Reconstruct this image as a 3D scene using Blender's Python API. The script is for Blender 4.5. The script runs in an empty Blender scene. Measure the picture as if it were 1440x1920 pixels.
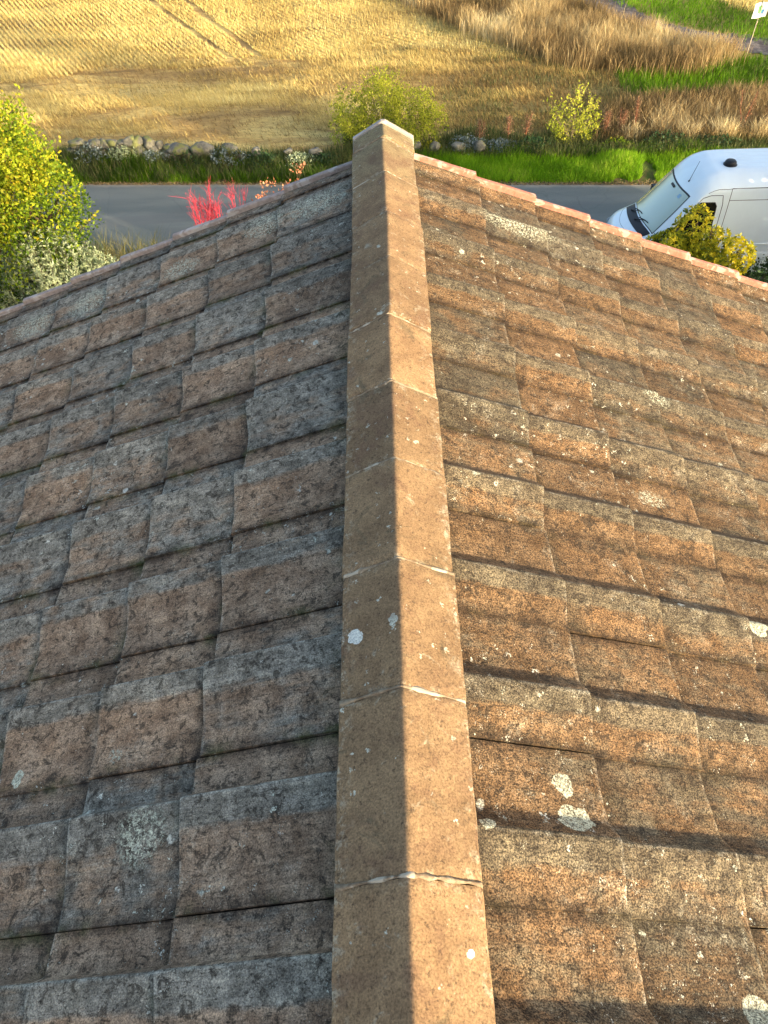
import bpy, math, random
import numpy as np
from mathutils import Vector, Matrix
random.seed(7); rng = np.random.default_rng(7)
SC = bpy.context.scene; COL = SC.collection

# ------------------------------------------------------------------ camera, sky, sun, exposure
RZ = 7.77                                   # height of the roof ridge; z=0 is the road
cam = bpy.data.cameras.new('camera'); camo = bpy.data.objects.new('camera', cam); COL.objects.link(camo)
cam.sensor_fit = 'VERTICAL'; cam.sensor_height = 36; cam.sensor_width = 27; cam.lens = 36*1410/1920
cam.clip_start = .05; cam.clip_end = 1500
rt = Vector((.99971, -.01582, -.01840)); up = Vector((.02401, .75461, .65573)); bk = Vector((.00351, -.65598, .75477))
M = Matrix((rt, up, bk)).transposed().to_4x4(); M.translation = Vector((-.034, 0, 1.88+RZ)); camo.matrix_world = M
SC.camera = camo
SUN_EL, SUN_AZ = math.radians(9.5), math.radians(-38)     # azimuth measured from +X, negative = behind the camera
sdir = Vector((math.cos(SUN_EL)*math.cos(SUN_AZ), math.cos(SUN_EL)*math.sin(SUN_AZ), math.sin(SUN_EL)))
W = bpy.data.worlds.new('World'); SC.world = W; W.use_nodes = True
nt = W.node_tree; bg = nt.nodes['Background']; sky = nt.nodes.new('ShaderNodeTexSky'); sky.sky_type = 'NISHITA'
sky.sun_disc = False; sky.sun_elevation = SUN_EL; sky.sun_rotation = math.pi/2 - SUN_AZ
sky.air_density = .8; sky.dust_density = 5.0; sky.ozone_density = 1.0
nt.links.new(sky.outputs[0], bg.inputs[0]); bg.inputs[1].default_value = .15
sl = bpy.data.lights.new('sun', 'SUN'); sl.energy = 2.05; sl.angle = math.radians(.6); sl.color = (1, .84, .60)
so = bpy.data.objects.new('sun', sl); COL.objects.link(so); so.rotation_euler = sdir.to_track_quat('Z', 'Y').to_euler()
so.location = (20, -8, 30)
SC.view_settings.view_transform = 'Standard'; SC.view_settings.look = 'None'; SC.view_settings.gamma = 1
SC.view_settings.exposure = 2.06
SC.cycles.max_bounces = 6; SC.cycles.transparent_max_bounces = 6

# ------------------------------------------------------------------ helpers
def wloc(o):
    v = Vector((0, 0, 0))
    while o is not None: v += o.location; o = o.parent
    return v
def tag(o, label=None, cat=None, group=None, kind=None):
    if label: o['label'] = label
    if cat: o['category'] = cat
    if group: o['group'] = group
    if kind: o['kind'] = kind
    return o
def empty(name, loc, label=None, cat=None, group=None):
    o = bpy.data.objects.new(name, None); COL.objects.link(o); o.location = loc; o.empty_display_size = .2
    return tag(o, label, cat, group)
def link(name, me, mat, parent=None, smooth=False):
    o = bpy.data.objects.new(name, me); COL.objects.link(o)
    if mat: me.materials.append(mat)
    if parent is not None: o.parent = parent
    if smooth: me.polygons.foreach_set('use_smooth', [True]*len(me.polygons))
    return o
def mesh_np(name, V, F, mat, parent=None, smooth=False, attrs=None):
    """V (n,3) world coordinates, F (m,k) uniform faces"""
    V = np.asarray(V, float); F = np.asarray(F, np.int32)
    if parent is not None: V = V - np.array(wloc(parent))
    me = bpy.data.meshes.new(name); k = F.shape[1]
    me.vertices.add(len(V)); me.vertices.foreach_set('co', V.ravel())
    me.loops.add(F.size); me.loops.foreach_set('vertex_index', F.ravel())
    me.polygons.add(len(F)); me.polygons.foreach_set('loop_start', np.arange(0, F.size, k, dtype=np.int32))
    me.polygons.foreach_set('loop_total', np.full(len(F), k, np.int32))
    for a, val in (attrs or {}).items():
        at = me.attributes.new(a, 'FLOAT', 'POINT'); at.data.foreach_set('value', np.asarray(val, np.float32))
    me.update(calc_edges=True); me.validate()
    return link(name, me, mat, parent, smooth)
class MB:
    def __init__(s): s.v = []; s.f = []
    def add(s, V, F):
        b = len(s.v); s.v += [tuple(p) for p in V]; s.f += [tuple(i+b for i in f) for f in F]
    def box(s, c, d, R=None):
        V = []
        for x in (-1, 1):
            for y in (-1, 1):
                for z in (-1, 1):
                    p = Vector((x*d[0]/2, y*d[1]/2, z*d[2]/2))
                    if R: p = R @ p
                    V.append(Vector(c)+p)
        s.add(V, [(0,1,3,2),(4,6,7,5),(0,4,5,1),(2,3,7,6),(0,2,6,4),(1,5,7,3)])
    def tube(s, pts, r, n=6, cap=True):
        pts = [Vector(p) for p in pts]; rs = r if isinstance(r, (list, tuple)) else [r]*len(pts); V = []
        for i, p in enumerate(pts):
            d = (pts[min(i+1, len(pts)-1)]-pts[max(i-1, 0)]).normalized()
            a = d.orthogonal().normalized() if i == 0 else (a - d*a.dot(d)).normalized()
            b = d.cross(a)
            for k in range(n):
                t = 2*math.pi*k/n; V.append(p+(a*math.cos(t)+b*math.sin(t))*rs[i])
        F = [(i*n+k, i*n+(k+1)%n, (i+1)*n+(k+1)%n, (i+1)*n+k) for i in range(len(pts)-1) for k in range(n)]
        if cap: F += [tuple(range(n))[::-1], tuple(range((len(pts)-1)*n, len(pts)*n))]
        s.add(V, F)
    def disc(s, c, ax, r, h, n=28, bev=.15):
        ax = Vector(ax).normalized(); c = Vector(c)
        s.tube([c, c+ax*h*.001, c+ax*h*(1-bev), c+ax*h], [r*.97, r, r, r*(1-bev*.7)], n)
    def build(s, name, mat, parent=None, smooth=False, bevel=0):
        o_ = wloc(parent) if parent is not None else Vector((0, 0, 0))
        me = bpy.data.meshes.new(name); me.from_pydata([Vector(p)-o_ for p in s.v], [], s.f); me.update()
        o = link(name, me, mat, parent, smooth)
        if bevel:
            m = o.modifiers.new('bevel', 'BEVEL'); m.width = bevel; m.segments = 2
        return o
def vnoise(x, y, seed=0, sc=1.0):
    x = np.asarray(x)*sc; y = np.asarray(y)*sc; xi = np.floor(x).astype(int); yi = np.floor(y).astype(int)
    fx = x-xi; fy = y-yi; fx = fx*fx*(3-2*fx); fy = fy*fy*(3-2*fy)
    def h(a, b):
        n = (a*374761393 + b*668265263 + seed*974711) & 0x7fffffff
        n = ((n ^ (n >> 13))*1274126177) & 0x7fffffff
        return ((n ^ (n >> 16)) & 0xffff)/65535.
    return (h(xi, yi)*(1-fx)+h(xi+1, yi)*fx)*(1-fy)+(h(xi, yi+1)*(1-fx)+h(xi+1, yi+1)*fx)*fy
def fbm(x, y, seed=0, sc=1.0):
    return (vnoise(x, y, seed, sc)*.55+vnoise(x, y, seed+1, sc*2.1)*.28+vnoise(x, y, seed+2, sc*4.3)*.17)
def in_poly(x, y, P):
    x = np.asarray(x); y = np.asarray(y); c = np.zeros(x.shape, bool); n = len(P)
    for i in range(n):
        x1, y1 = P[i]; x2, y2 = P[(i+1) % n]
        c ^= ((y1 > y) != (y2 > y)) & (x < (x2-x1)*(y-y1)/(y2-y1+1e-12)+x1)
    return c

# ---- node helper
class N:
    def __init__(s, name):
        s.m = bpy.data.materials.new(name); s.m.use_nodes = True; s.t = s.m.node_tree
        s.b = s.t.nodes['Principled BSDF']; s.out = s.t.nodes['Material Output']
        s.b.inputs['Roughness'].default_value = .85; s.b.inputs['Specular IOR Level'].default_value = .25
    def n(s, ty, **kw):
        nd = s.t.nodes.new(ty)
        for k, v in kw.items(): setattr(nd, k, v)
        return nd
    def set(s, sock, v):
        if isinstance(v, bpy.types.NodeSocket): s.t.links.new(v, sock)
        elif isinstance(v, (tuple, list)) and len(v) == 3 and sock.type == 'RGBA': sock.default_value = (*v, 1)
        else: sock.default_value = v
    def pos(s): return s.n('ShaderNodeTexCoord').outputs['Object']
    def mapv(s, v, sc, loc=(0, 0, 0), rot=(0, 0, 0)):
        m = s.n('ShaderNodeMapping'); s.set(m.inputs[0], v); m.inputs['Scale'].default_value = sc
        m.inputs['Location'].default_value = loc; m.inputs['Rotation'].default_value = rot; return m.outputs[0]
    def noise(s, v, sc, det=4, rough=.55, dist=0):
        m = s.n('ShaderNodeTexNoise'); s.set(m.inputs['Vector'], v); m.inputs['Scale'].default_value = sc
        m.inputs['Detail'].default_value = det; m.inputs['Roughness'].default_value = rough; m.inputs['Distortion'].default_value = dist
        return m.outputs['Fac']
    def vor(s, v, sc, out='Distance', rnd=1):
        m = s.n('ShaderNodeTexVoronoi'); s.set(m.inputs['Vector'], v); m.inputs['Scale'].default_value = sc; m.inputs['Randomness'].default_value = rnd
        return m.outputs[out]
    def attr(s, a): return s.n('ShaderNodeAttribute', attribute_name=a).outputs['Fac']
    def math(s, op, a, b=0, c=0, clamp=False):
        m = s.n('ShaderNodeMath', operation=op); m.use_clamp = clamp; s.set(m.inputs[0], a); s.set(m.inputs[1], b); s.set(m.inputs[2], c); return m.outputs[0]
    def rng(s, v, a, b, c=0., d=1., smooth=True):
        m = s.n('ShaderNodeMapRange'); m.interpolation_type = 'SMOOTHSTEP' if smooth else 'LINEAR'
        s.set(m.inputs[0], v); m.inputs[1].default_value = a; m.inputs[2].default_value = b; m.inputs[3].default_value = c; m.inputs[4].default_value = d
        return m.outputs[0]
    def mix(s, f, a, b, bt='MIX'):
        m = s.n('ShaderNodeMix', data_type='RGBA', blend_type=bt); s.set(m.inputs[0], f); s.set(m.inputs[6], a); s.set(m.inputs[7], b); return m.outputs[2]
    def ramp(s, v, stops):
        m = s.n('ShaderNodeValToRGB'); r = m.color_ramp
        while len(r.elements) < len(stops): r.elements.new(.5)
        for e, (p, c) in zip(r.elements, stops): e.position = p; e.color = (*c, 1)
        s.set(m.inputs[0], v); return m.outputs[0]
    def bump(s, h, st=.5, d=.01, prev=None):
        m = s.n('ShaderNodeBump'); s.set(m.inputs['Height'], h); m.inputs['Strength'].default_value = st; m.inputs['Distance'].default_value = d
        if prev is not None: s.set(m.inputs['Normal'], prev)
        return m.outputs[0]
    def base(s, c): s.set(s.b.inputs['Base Color'], c)
    def normal(s, v): s.set(s.b.inputs['Normal'], v)
def flat(name, c, rough=.6, metal=0, spec=.3, var=.15, coat=0):
    k = N(name); p = k.pos(); n = k.noise(p, 14, 3)
    k.base(k.mix(k.rng(n, .3, .7), tuple(x*(1-var) for x in c), tuple(min(1, x*(1+var*.6)) for x in c)))
    k.b.inputs['Roughness'].default_value = rough; k.b.inputs['Metallic'].default_value = metal
    k.b.inputs['Specular IOR Level'].default_value = spec; k.b.inputs['Coat Weight'].default_value = coat; k.b.inputs['Coat Roughness'].default_value = .05
    return k.m
def leafmat(name, stops, trans=.35):
    k = N(name); t = k.attr('tint'); c = k.ramp(t, stops)
    k.base(c); k.b.inputs['Roughness'].default_value = .55
    tr = k.n('ShaderNodeBsdfTranslucent'); k.set(tr.inputs[0], c); mx = k.n('ShaderNodeMixShader'); mx.inputs[0].default_value = trans
    k.t.links.new(k.b.outputs[0], mx.inputs[1]); k.t.links.new(tr.outputs[0], mx.inputs[2]); k.t.links.new(mx.outputs[0], k.out.inputs[0])
    return k.m

# ------------------------------------------------------------------ roof materials
def spots(k, p, L):
    """lichen rosettes growing at fixed places on the roof; L: (x, y, z, radius, stretch)"""
    tot = None
    wob = k.n('ShaderNodeTexNoise'); k.set(wob.inputs['Vector'], p); wob.inputs['Scale'].default_value = 24; wob.inputs['Detail'].default_value = 5
    sub = k.n('ShaderNodeVectorMath', operation='SUBTRACT'); k.set(sub.inputs[0], wob.outputs['Color']); sub.inputs[1].default_value = (.5, .5, .5)
    scv = k.n('ShaderNodeVectorMath', operation='SCALE'); k.set(scv.inputs[0], sub.outputs[0]); scv.inputs['Scale'].default_value = .05
    ad = k.n('ShaderNodeVectorMath', operation='ADD'); k.set(ad.inputs[0], p); k.set(ad.inputs[1], scv.outputs[0])
    for (x, y, z, r, st) in L:
        bloom = r < 0; r = abs(r); y = y-.4          # the house origin stands at y=.4
        mv = k.mapv(ad.outputs[0], (1/st/r, 1/r, .4/r), (-x/st/r, -y/r, -.4*z/r))
        ln = k.n('ShaderNodeVectorMath', operation='LENGTH'); k.set(ln.inputs[0], mv)
        if bloom: ring = k.math('MULTIPLY', k.rng(ln.outputs['Value'], 1.0, .35), k.rng(k.noise(p, 85, 4, .8), .47, .58, 0, .9))
        else: ring = k.ramp(ln.outputs['Value'], [(0, (.5,)*3), (.3, (.75,)*3), (.5, (.42,)*3), (.7, (.8,)*3), (.9, (.9,)*3), (1.0, (0,)*3)])
        tot = ring if tot is None else k.mix(1, tot, ring, 'LIGHTEN')
    return tot
def roof_mat(name, bias, brownA, brownB, slA, slB, L, lich=.5, spk=1.0, moss=(.05, .055, .018), tv=1.1):
    k = N(name); p = k.pos(); prof = k.attr('prof'); tint = k.attr('tint'); gro = k.attr('groove'); tb = k.attr('tintb')
    n1 = k.noise(p, 7, 5, .6, .4); n2 = k.noise(k.mapv(p, (2.4, 19, 2.4)), 1.3, 5, .65, .4); n3 = k.noise(p, 1.7, 3)
    grain = k.noise(p, 215, 2, .65); g2 = k.noise(p, 60, 5, .85)
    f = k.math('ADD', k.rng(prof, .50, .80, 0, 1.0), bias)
    f = k.math('ADD', f, k.math('MULTIPLY_ADD', n1, 1.7, -.85)); f = k.math('ADD', f, k.math('MULTIPLY_ADD', n2, 1.3, -.65))
    f = k.math('ADD', f, k.math('MULTIPLY_ADD', tint, tv, -tv/2)); f = k.rng(f, .05, .6)
    br = k.mix(k.rng(k.noise(p, 11, 4, .6), .35, .65), brownA, brownB); sl_ = k.mix(k.rng(k.noise(p, 16, 4, .65), .35, .65), slA, slB)
    c = k.mix(f, br, sl_)
    c = k.mix(.8, c, k.ramp(tb, [(0, (.74, .74, .74)), (.5, (1, 1, 1)), (1, (1.22, 1.16, 1.1))]), 'MULTIPLY')
    c = k.mix(k.math('MULTIPLY', k.attr('crest'), k.rng(k.noise(p, 40, 3), .42, .6, 0, .6)), c, (.50, .48, .40))  # pale highlight painted along the roll crests and lower tile edges
    # pale bloom / lichen film
    film = k.math('MULTIPLY', k.math('MULTIPLY', k.rng(k.noise(p, 5.5, 6, .7, .6), .55, .70), k.rng(k.noise(p, 130, 4, .8), .44, .58)), lich)
    c = k.mix(film, c, (.42, .41, .33))
    sk = k.noise(k.mapv(p, (1.5, 42, 1.5)), 1.6, 4, .75, .3); c = k.mix(.75, c, k.ramp(sk, [(.32, (.62, .60, .57)), (.5, (1, 1, 1)), (.68, (1.28, 1.26, 1.2))]), 'MULTIPLY')
    big = k.noise(p, 4.2, 6, .75, 1.0); c = k.mix(.8, c, k.ramp(big, [(.34, (.55, .53, .50)), (.5, (1, 1, 1)), (.66, (1.3, 1.28, 1.22))]), 'MULTIPLY')
    # dirt and moss blotches
    d1 = k.rng(k.noise(k.mapv(p, (1, 1, 1), (3, 7, 1)), 26, 5, .75, .8), .51, .62)
    c = k.mix(k.math('MULTIPLY', d1, .78), c, (.035, .028, .02))
    d2 = k.rng(k.noise(k.mapv(p, (.7, 1.6, 1), (9, 2, 1)), 75, 3, .7), .57, .65)
    c = k.mix(k.math('MULTIPLY', d2, .7), c, (.03, .022, .016))
    gm = k.math('MULTIPLY', gro, k.rng(k.noise(p, 20, 4, .6), .25, .6)); c = k.mix(gm, c, k.mix(k.rng(k.noise(p, 6, 2), .5, .62), (.028, .02, .014), moss))
    # small lichen dots
    for sc, th, off in ((9, .085, 0), (23, .13, 5), (52, .16, 11)):
        pv = k.mapv(p, (1, 1, 1), (off, off*.7, 0)); 
        nd = k.n('ShaderNodeTexNoise'); k.set(nd.inputs['Vector'], pv); nd.inputs['Scale'].default_value = sc*3.5; nd.inputs['Detail'].default_value = 2
        pv2 = k.mix(.06 if sc > 10 else .035, pv, nd.outputs['Color'], 'ADD')
        v = k.n('ShaderNodeTexVoronoi'); k.set(v.inputs['Vector'], pv2); v.inputs['Scale'].default_value = sc
        sep = k.n('ShaderNodeSeparateColor'); k.set(sep.inputs[0], v.outputs['Color'])
        rad = k.math('MULTIPLY', k.rng(sep.outputs[0], .45 if sc < 50 else .62, 1), th*1.7)
        rad = k.math('MULTIPLY', rad, k.rng(n3, .40, .62, .45, 1.15))
        m_ = k.rng(k.math('SUBTRACT', rad, v.outputs['Distance']), -.02, .05)
        c = k.mix(k.math('MULTIPLY', m_, k.rng(k.noise(p, 160, 2), .25, .6, .3, .95)), c, k.mix(sep.outputs[1], (.62, .60, .50), (.42, .45, .36)))
    if L:
        s_ = spots(k, p, L); sv = k.rng(s_, .04, .5); c = k.mix(k.math('MULTIPLY', sv, k.rng(k.noise(p, 95, 3), .30, .52, .15, .92)), c, k.mix(s_, (.2, .22, .17), (.55, .56, .42)))
    # granular face
    c = k.mix(spk, c, k.ramp(grain, [(.34, (.22, .20, .18)), (.5, (.98, .98, .98)), (.64, (1.95, 1.88, 1.75))]), 'MULTIPLY')
    c = k.mix(.8, c, k.ramp(g2, [(.30, (.50, .48, .46)), (.5, (1, 1, 1)), (.7, (1.35, 1.33, 1.3))]), 'MULTIPLY')
    k.base(c); k.b.inputs['Roughness'].default_value = .9; k.b.inputs['Specular IOR Level'].default_value = .2
    b = k.bump(n1, .35, .012); b = k.bump(g2, .5, .005, b); b = k.bump(grain, .55, .0022, b); k.normal(b)
    return k.m
zz = lambda x: RZ-.15-.394*abs(x)
LR = [(.474, .850, .036, .95), (.490, .748, .045, 1.2), (.93, .275, .06, .9), (1.43, 1.588, .035, 1.2), (1.149, 2.22, -.06, 1.9),
      (.82, 4.34, -.15, 2.3), (.72, 4.36, -.10, 1.6), (1.36, 2.95, -.07, 1.6), (.222, .70, .022, 1)]
LL = [(-1.349, 1.047, .032, .7), (-.80, .768, -.12, .9), (-.963, 1.059, -.04, .8), (-.642, 1.80, .014, 1), (-2.412, 4.346, -.15, 1.5), (-1.979, 4.353, -.16, 1.3), (-.41, 4.38, -.14, 1.9), (-.75, 4.40, -.14, 1.3), (-1.3, 4.3, -.12, 1.5)]
BRW, BRW2, SLT, SLT2 = (.132, .082, .042), (.185, .122, .068), (.125, .112, .092), (.19, .165, .125)
m_roofR = roof_mat('sunlit warm concrete tile', .14, BRW, BRW2, (.095, .080, .056), (.150, .128, .086), [(x, y, zz(x), r, s) for x, y, r, s in LR], .55, 1.0, (.04, .032, .018), .8)  # tile copy for the sunlit slope, colour darkened to offset the sun
m_roofL = roof_mat('shaded slate concrete tile', .02, (.222, .148, .094), (.345, .250, .168), (.155, .142, .113), (.300, .275, .222), [(x, y, zz(x), r, s) for x, y, r, s in LL], .40, .55)  # tile copy for the shaded slope, colour lightened to lift its shade
def ridge_mat():
    k = N('ridge concrete'); p = k.pos(); tb = k.attr('tintb'); dg = k.attr('edge')
    grain = k.noise(p, 180, 2, .65); g2 = k.noise(p, 60, 4, .8); n1 = k.noise(p, 8, 5, .65, .4)
    c = k.mix(k.rng(n1, .32, .68), (.205, .130, .068), (.290, .190, .100))
    sy = k.n('ShaderNodeSeparateXYZ'); k.set(sy.inputs[0], p)
    far = k.rng(k.math('ADD', sy.outputs[1], k.math('MULTIPLY_ADD', n1, 1.6, -.8)), 3.2, 4.9); c = k.mix(k.math('MULTIPLY', far, .75), c, (.20, .19, .10))
    c = k.mix(.8, c, k.ramp(tb, [(0, (.8, .8, .8)), (.5, (1, 1, 1)), (1, (1.18, 1.14, 1.1))]), 'MULTIPLY')
    c = k.mix(k.math('MULTIPLY', k.rng(k.noise(p, 13, 5, .7, .7), .60, .72), .5), c, (.46, .44, .33))
    c = k.mix(k.math('MULTIPLY', dg, k.rng(k.noise(p, 30, 4, .7), .52, .64, 0, .6)), c, (.42, .39, .29))
    c = k.mix(k.math('MULTIPLY', k.rng(k.noise(k.mapv(p, (1, 1, 1), (3, 7, 1)), 33, 5, .7, .5), .6, .7), .5), c, (.06, .045, .03))
    for sc, th in ((8, .08), (26, .10)):
        nd = k.n('ShaderNodeTexNoise'); k.set(nd.inputs['Vector'], p); nd.inputs['Scale'].default_value = sc*4
        v = k.n('ShaderNodeTexVoronoi'); k.set(v.inputs['Vector'], k.mix(.04, p, nd.outputs['Color'], 'ADD')); v.inputs['Scale'].default_value = sc
        sep = k.n('ShaderNodeSeparateColor'); k.set(sep.inputs[0], v.outputs['Color'])
        c = k.mix(k.math('MULTIPLY', k.math('GREATER_THAN', k.math('MULTIPLY', k.rng(sep.outputs[0], .55, 1), th*1.8), v.outputs['Distance']), .8), c, (.55, .55, .44))
    c = k.mix(k.math('MULTIPLY', k.rng(k.noise(p, 5, 5, .7, .8), .50, .66), .6), c, (.165, .095, .056)); c = k.mix(k.math('MULTIPLY', k.rng(k.noise(k.mapv(p, (1, 1, 1), (5, 1, 8)), 6, 6, .75, 1), .56, .68), .55), c, (.10, .085, .05))
    c = k.mix(k.math('MULTIPLY', k.rng(k.noise(k.mapv(p, (1, 1, 1), (1, 4, 2)), 55, 4, .75), .57, .66), .7), c, (.07, .045, .028))
    s_ = spots(k, p, [(-.135, 1.207, RZ-.075, .024, 1.1), (.13, .36, RZ-.07, .008, .6)]); c = k.mix(k.rng(s_, .05, .4), c, (.66, .65, .56))
    c = k.mix(.9, c, k.ramp(grain, [(.30, (.55, .53, .5)), (.5, (1, 1, 1)), (.68, (1.38, 1.36, 1.3))]), 'MULTIPLY')
    c = k.mix(.5, c, k.ramp(g2, [(.30, (.6, .6, .58)), (.5, (1, 1, 1)), (.7, (1.25, 1.25, 1.2))]), 'MULTIPLY')
    k.base(c); k.b.inputs['Roughness'].default_value = .9
    b = k.bump(n1, .25, .01); b = k.bump(g2, .4, .004, b); b = k.bump(grain, .45, .002, b); k.normal(b); return k.m
m_ridge = ridge_mat()
def mortar(name, a, b_, pale):
    k = N(name); p = k.pos(); n = k.noise(p, 30, 5, .7); c = k.mix(k.rng(n, .35, .65), a, b_)
    c = k.mix(k.rng(k.noise(p, 9, 4, .6, 1), .52, .6), c, pale); k.base(c); k.normal(k.bump(n, .6, .006)); return k.m
m_mort = mortar('ridge mortar', (.17, .12, .075), (.33, .26, .17), (.48, .41, .30))
m_mortB = mortar('brown bedding', (.10, .06, .035), (.19, .12, .07), (.22, .15, .1))
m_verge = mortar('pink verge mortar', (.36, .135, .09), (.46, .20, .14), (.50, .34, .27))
m_vergeL = mortar('shaded pink verge mortar', (.27, .215, .185), (.37, .30, .26), (.44, .39, .35))  # greyer copy of the pink mortar, the left side's shade in its colour
m_cap = mortar('pale cap mortar', (.33, .29, .25), (.43, .38, .33), (.50, .45, .39))
m_render = flat('cream render', (.62, .57, .47), .9)
m_darkmetal = flat('black plastic', (.02, .02, .022), .45)
m_wood = flat('dark wood board', (.06, .045, .03), .7)

# ------------------------------------------------------------------ the house
house = empty('house', (0, .4, 0), 'weathered brown tiled house roof seen from above, its ridge running straight away', 'house')
EAVE, Y0, Y1 = 4.35, -3.1, 4.74
HT = .04
def prof_side(t, side):
    if side < 0: r0, r1, c1, d1 = .090, .312, .319, .342
    else: r0, r1, c1, d1 = .004, .172, .184, .250
    t = np.asarray(t); a = np.clip((t-r0)/(r1-r0), 0, 1); b = np.clip((t-c1)/(d1-c1), 0, 1)
    sm = lambda q: .75*q+.25*q*q*(3-2*q)
    return np.where(t < c1, sm(a), 1-sm(b))
def slope(side):
    """one roof slope of interlocking roll tiles, every tile laid on the one below"""
    if side < 0: j0, W_, us = .535, .4565, [.08]+[.645+.395*k for k in range(20)]
    else: j0, W_, us = .505, .4575, [.08]+[.595+.383*k for k in range(20)]
    us = [u for u in us if u < EAVE]+[EAVE+.05]
    kmin = int(math.floor((Y0-j0)/W_)); kmax = int(math.floor((Y1-j0)/W_))
    Vs, Fs, A = [], [], {a: [] for a in ('prof', 'tint', 'tintb', 'groove', 'crest')}; base = 0
    for ci in range(len(us)-1):
        ua, ub = us[ci], us[ci+1]; L = ub-ua
        for k in range(kmin, kmax+1):
            y0 = j0+k*W_+rng.normal(0, .0022); w = W_-.004
            if y0 > Y1-.03: continue
            if y0+w > Y1: w = Y1-y0
            ts = np.unique(np.concatenate([np.linspace(0, W_-.004, 12), np.linspace(.09, .30, 12), [.172, .178, .184, .190, .200, .212, .225, .238, .250, .262, .306, .312, .316, .320, .326, .333, .340, .348, .356], [.004]])); ts = ts[ts < w-.003]; ts = np.append(ts, w)
            xs = np.array([-.05, 0, .08, .2, .35, .5, .65, .8, .92, .975, 1.0])
            T, S = np.meshgrid(ts, xs); h = prof_side(T, side)*(1.05 if side < 0 else 1.18)
            jit = rng.normal(0, .004); tw = rng.normal(0, .010); lf = rng.normal(0, .0015)
            ext = ((.026 if side < 0 else .013)*h*np.clip((S-.5)*2, 0, 1)**1.5)
            wav = (vnoise(T*9+k*3.1, S*0+ci*7.7, 5)-.5)*.004*(S > .97)
            U = ua+S*L+ext+(jit+tw*(T/W_-.5))*np.clip(S, 0, 1)+wav
            lift = .002+.022*S+lf+.007*(1-T/W_)+(fbm(U*6+k, T*8+ci, 9)-.5)*.004
            lift = lift-np.where(S > .99, .003, 0)
            Z = RZ-.141-HT-.394*U-.012+h*HT+lift
            X = side*U; Y = y0+T
            gr = np.clip(1-T/.022, 0, 1)*.9+np.clip(1-(w-T)/.016, 0, 1)*.8+np.clip((.13-S)/.13, 0, 1)*.8+np.clip(1-abs(U-.17)/.07, 0, 1)*.6
            n_, m_ = T.shape; top = np.stack([X, Y, Z], -1).reshape(-1, 3)
            idx = np.arange(n_*m_).reshape(n_, m_)
            # skirt: lower edge and both sides
            ring = np.concatenate([idx[:, 0][::-1] if False else idx[0:1, 0], idx[1:, 0], idx[-1, 1:], idx[-2::-1, -1]])
            sk = top[ring].copy(); sk[:, 2] -= .021
            sk_i = np.arange(len(ring))+n_*m_
            q = np.stack([idx[:-1, :-1], idx[1:, :-1], idx[1:, 1:], idx[:-1, 1:]], -1).reshape(-1, 4)
            q2 = np.stack([ring[:-1], sk_i[:-1], sk_i[1:], ring[1:]], -1)
            F = np.concatenate([q, q2]); 
            if side < 0: F = F[:, ::-1]
            Vs.append(np.concatenate([top, sk])); Fs.append(F+base); nv = n_*m_+len(ring); base += nv
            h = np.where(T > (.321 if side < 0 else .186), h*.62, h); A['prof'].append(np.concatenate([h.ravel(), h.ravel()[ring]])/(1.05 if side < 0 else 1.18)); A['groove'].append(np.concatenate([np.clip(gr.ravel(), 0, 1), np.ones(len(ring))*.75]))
            cr = np.exp(-((T-(.319 if side < 0 else .181))/.006)**2)*(.9 if side < 0 else .35)+np.exp(-((S-1.0)/.012)**2)*.55; A['crest'].append(np.concatenate([cr.ravel(), cr.ravel()[ring]]))
            A['tint'].append(np.full(nv, rng.random())); A['tintb'].append(np.full(nv, rng.random()))
    o = mesh_np('roof_slope', np.concatenate(Vs), np.concatenate(Fs), m_roofR if side > 0 else m_roofL, house, False, {a: np.concatenate(v) for a, v in A.items()})
    me = o.data; me.polygons.foreach_set('use_smooth', [True]*len(me.polygons))
    try: me.set_sharp_from_angle(angle=math.radians(30))
    except Exception: pass
    o['label'] = 'sunlit orange brown tiled slope right of the ridge' if side > 0 else 'shaded slate grey tiled slope left of the ridge'
    # pink verge mortar strips, one to each course
    for ci in range(len(us)-1):
        ua, ub = us[ci]+(.10 if ci == 0 else -.01), us[ci+1]+rng.normal(0, .006)
        b = MB(); V = []; ns = 9
        for i in range(ns):
            u = ua+(ub-ua)*i/(ns-1); l_ = .028*i/(ns-1); zt = RZ-.141-.394*u-.022+l_+(.034 if side > 0 else -.002)
            yy = Y1+.002*math.sin(u*23+ci*2)
            V += [(side*u, yy-.004, zt+.002), (side*u, yy+.003, zt+.008), (side*u, yy+.033, zt+.008), (side*u, yy+.037, zt-.075), (side*u, yy-.004, zt-.075)]
        F = [(i*5+a, i*5+(a+1) % 5, (i+1)*5+(a+1) % 5, (i+1)*5+a) for i in range(ns-1) for a in range(5)]+[(4, 3, 2, 1, 0), tuple((ns-1)*5+a for a in range(5))]
        if side < 0: F = [f[::-1] for f in F]
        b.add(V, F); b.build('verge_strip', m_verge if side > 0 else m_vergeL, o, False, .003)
    return o
slL = slope(-1); slR = slope(1)
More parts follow.
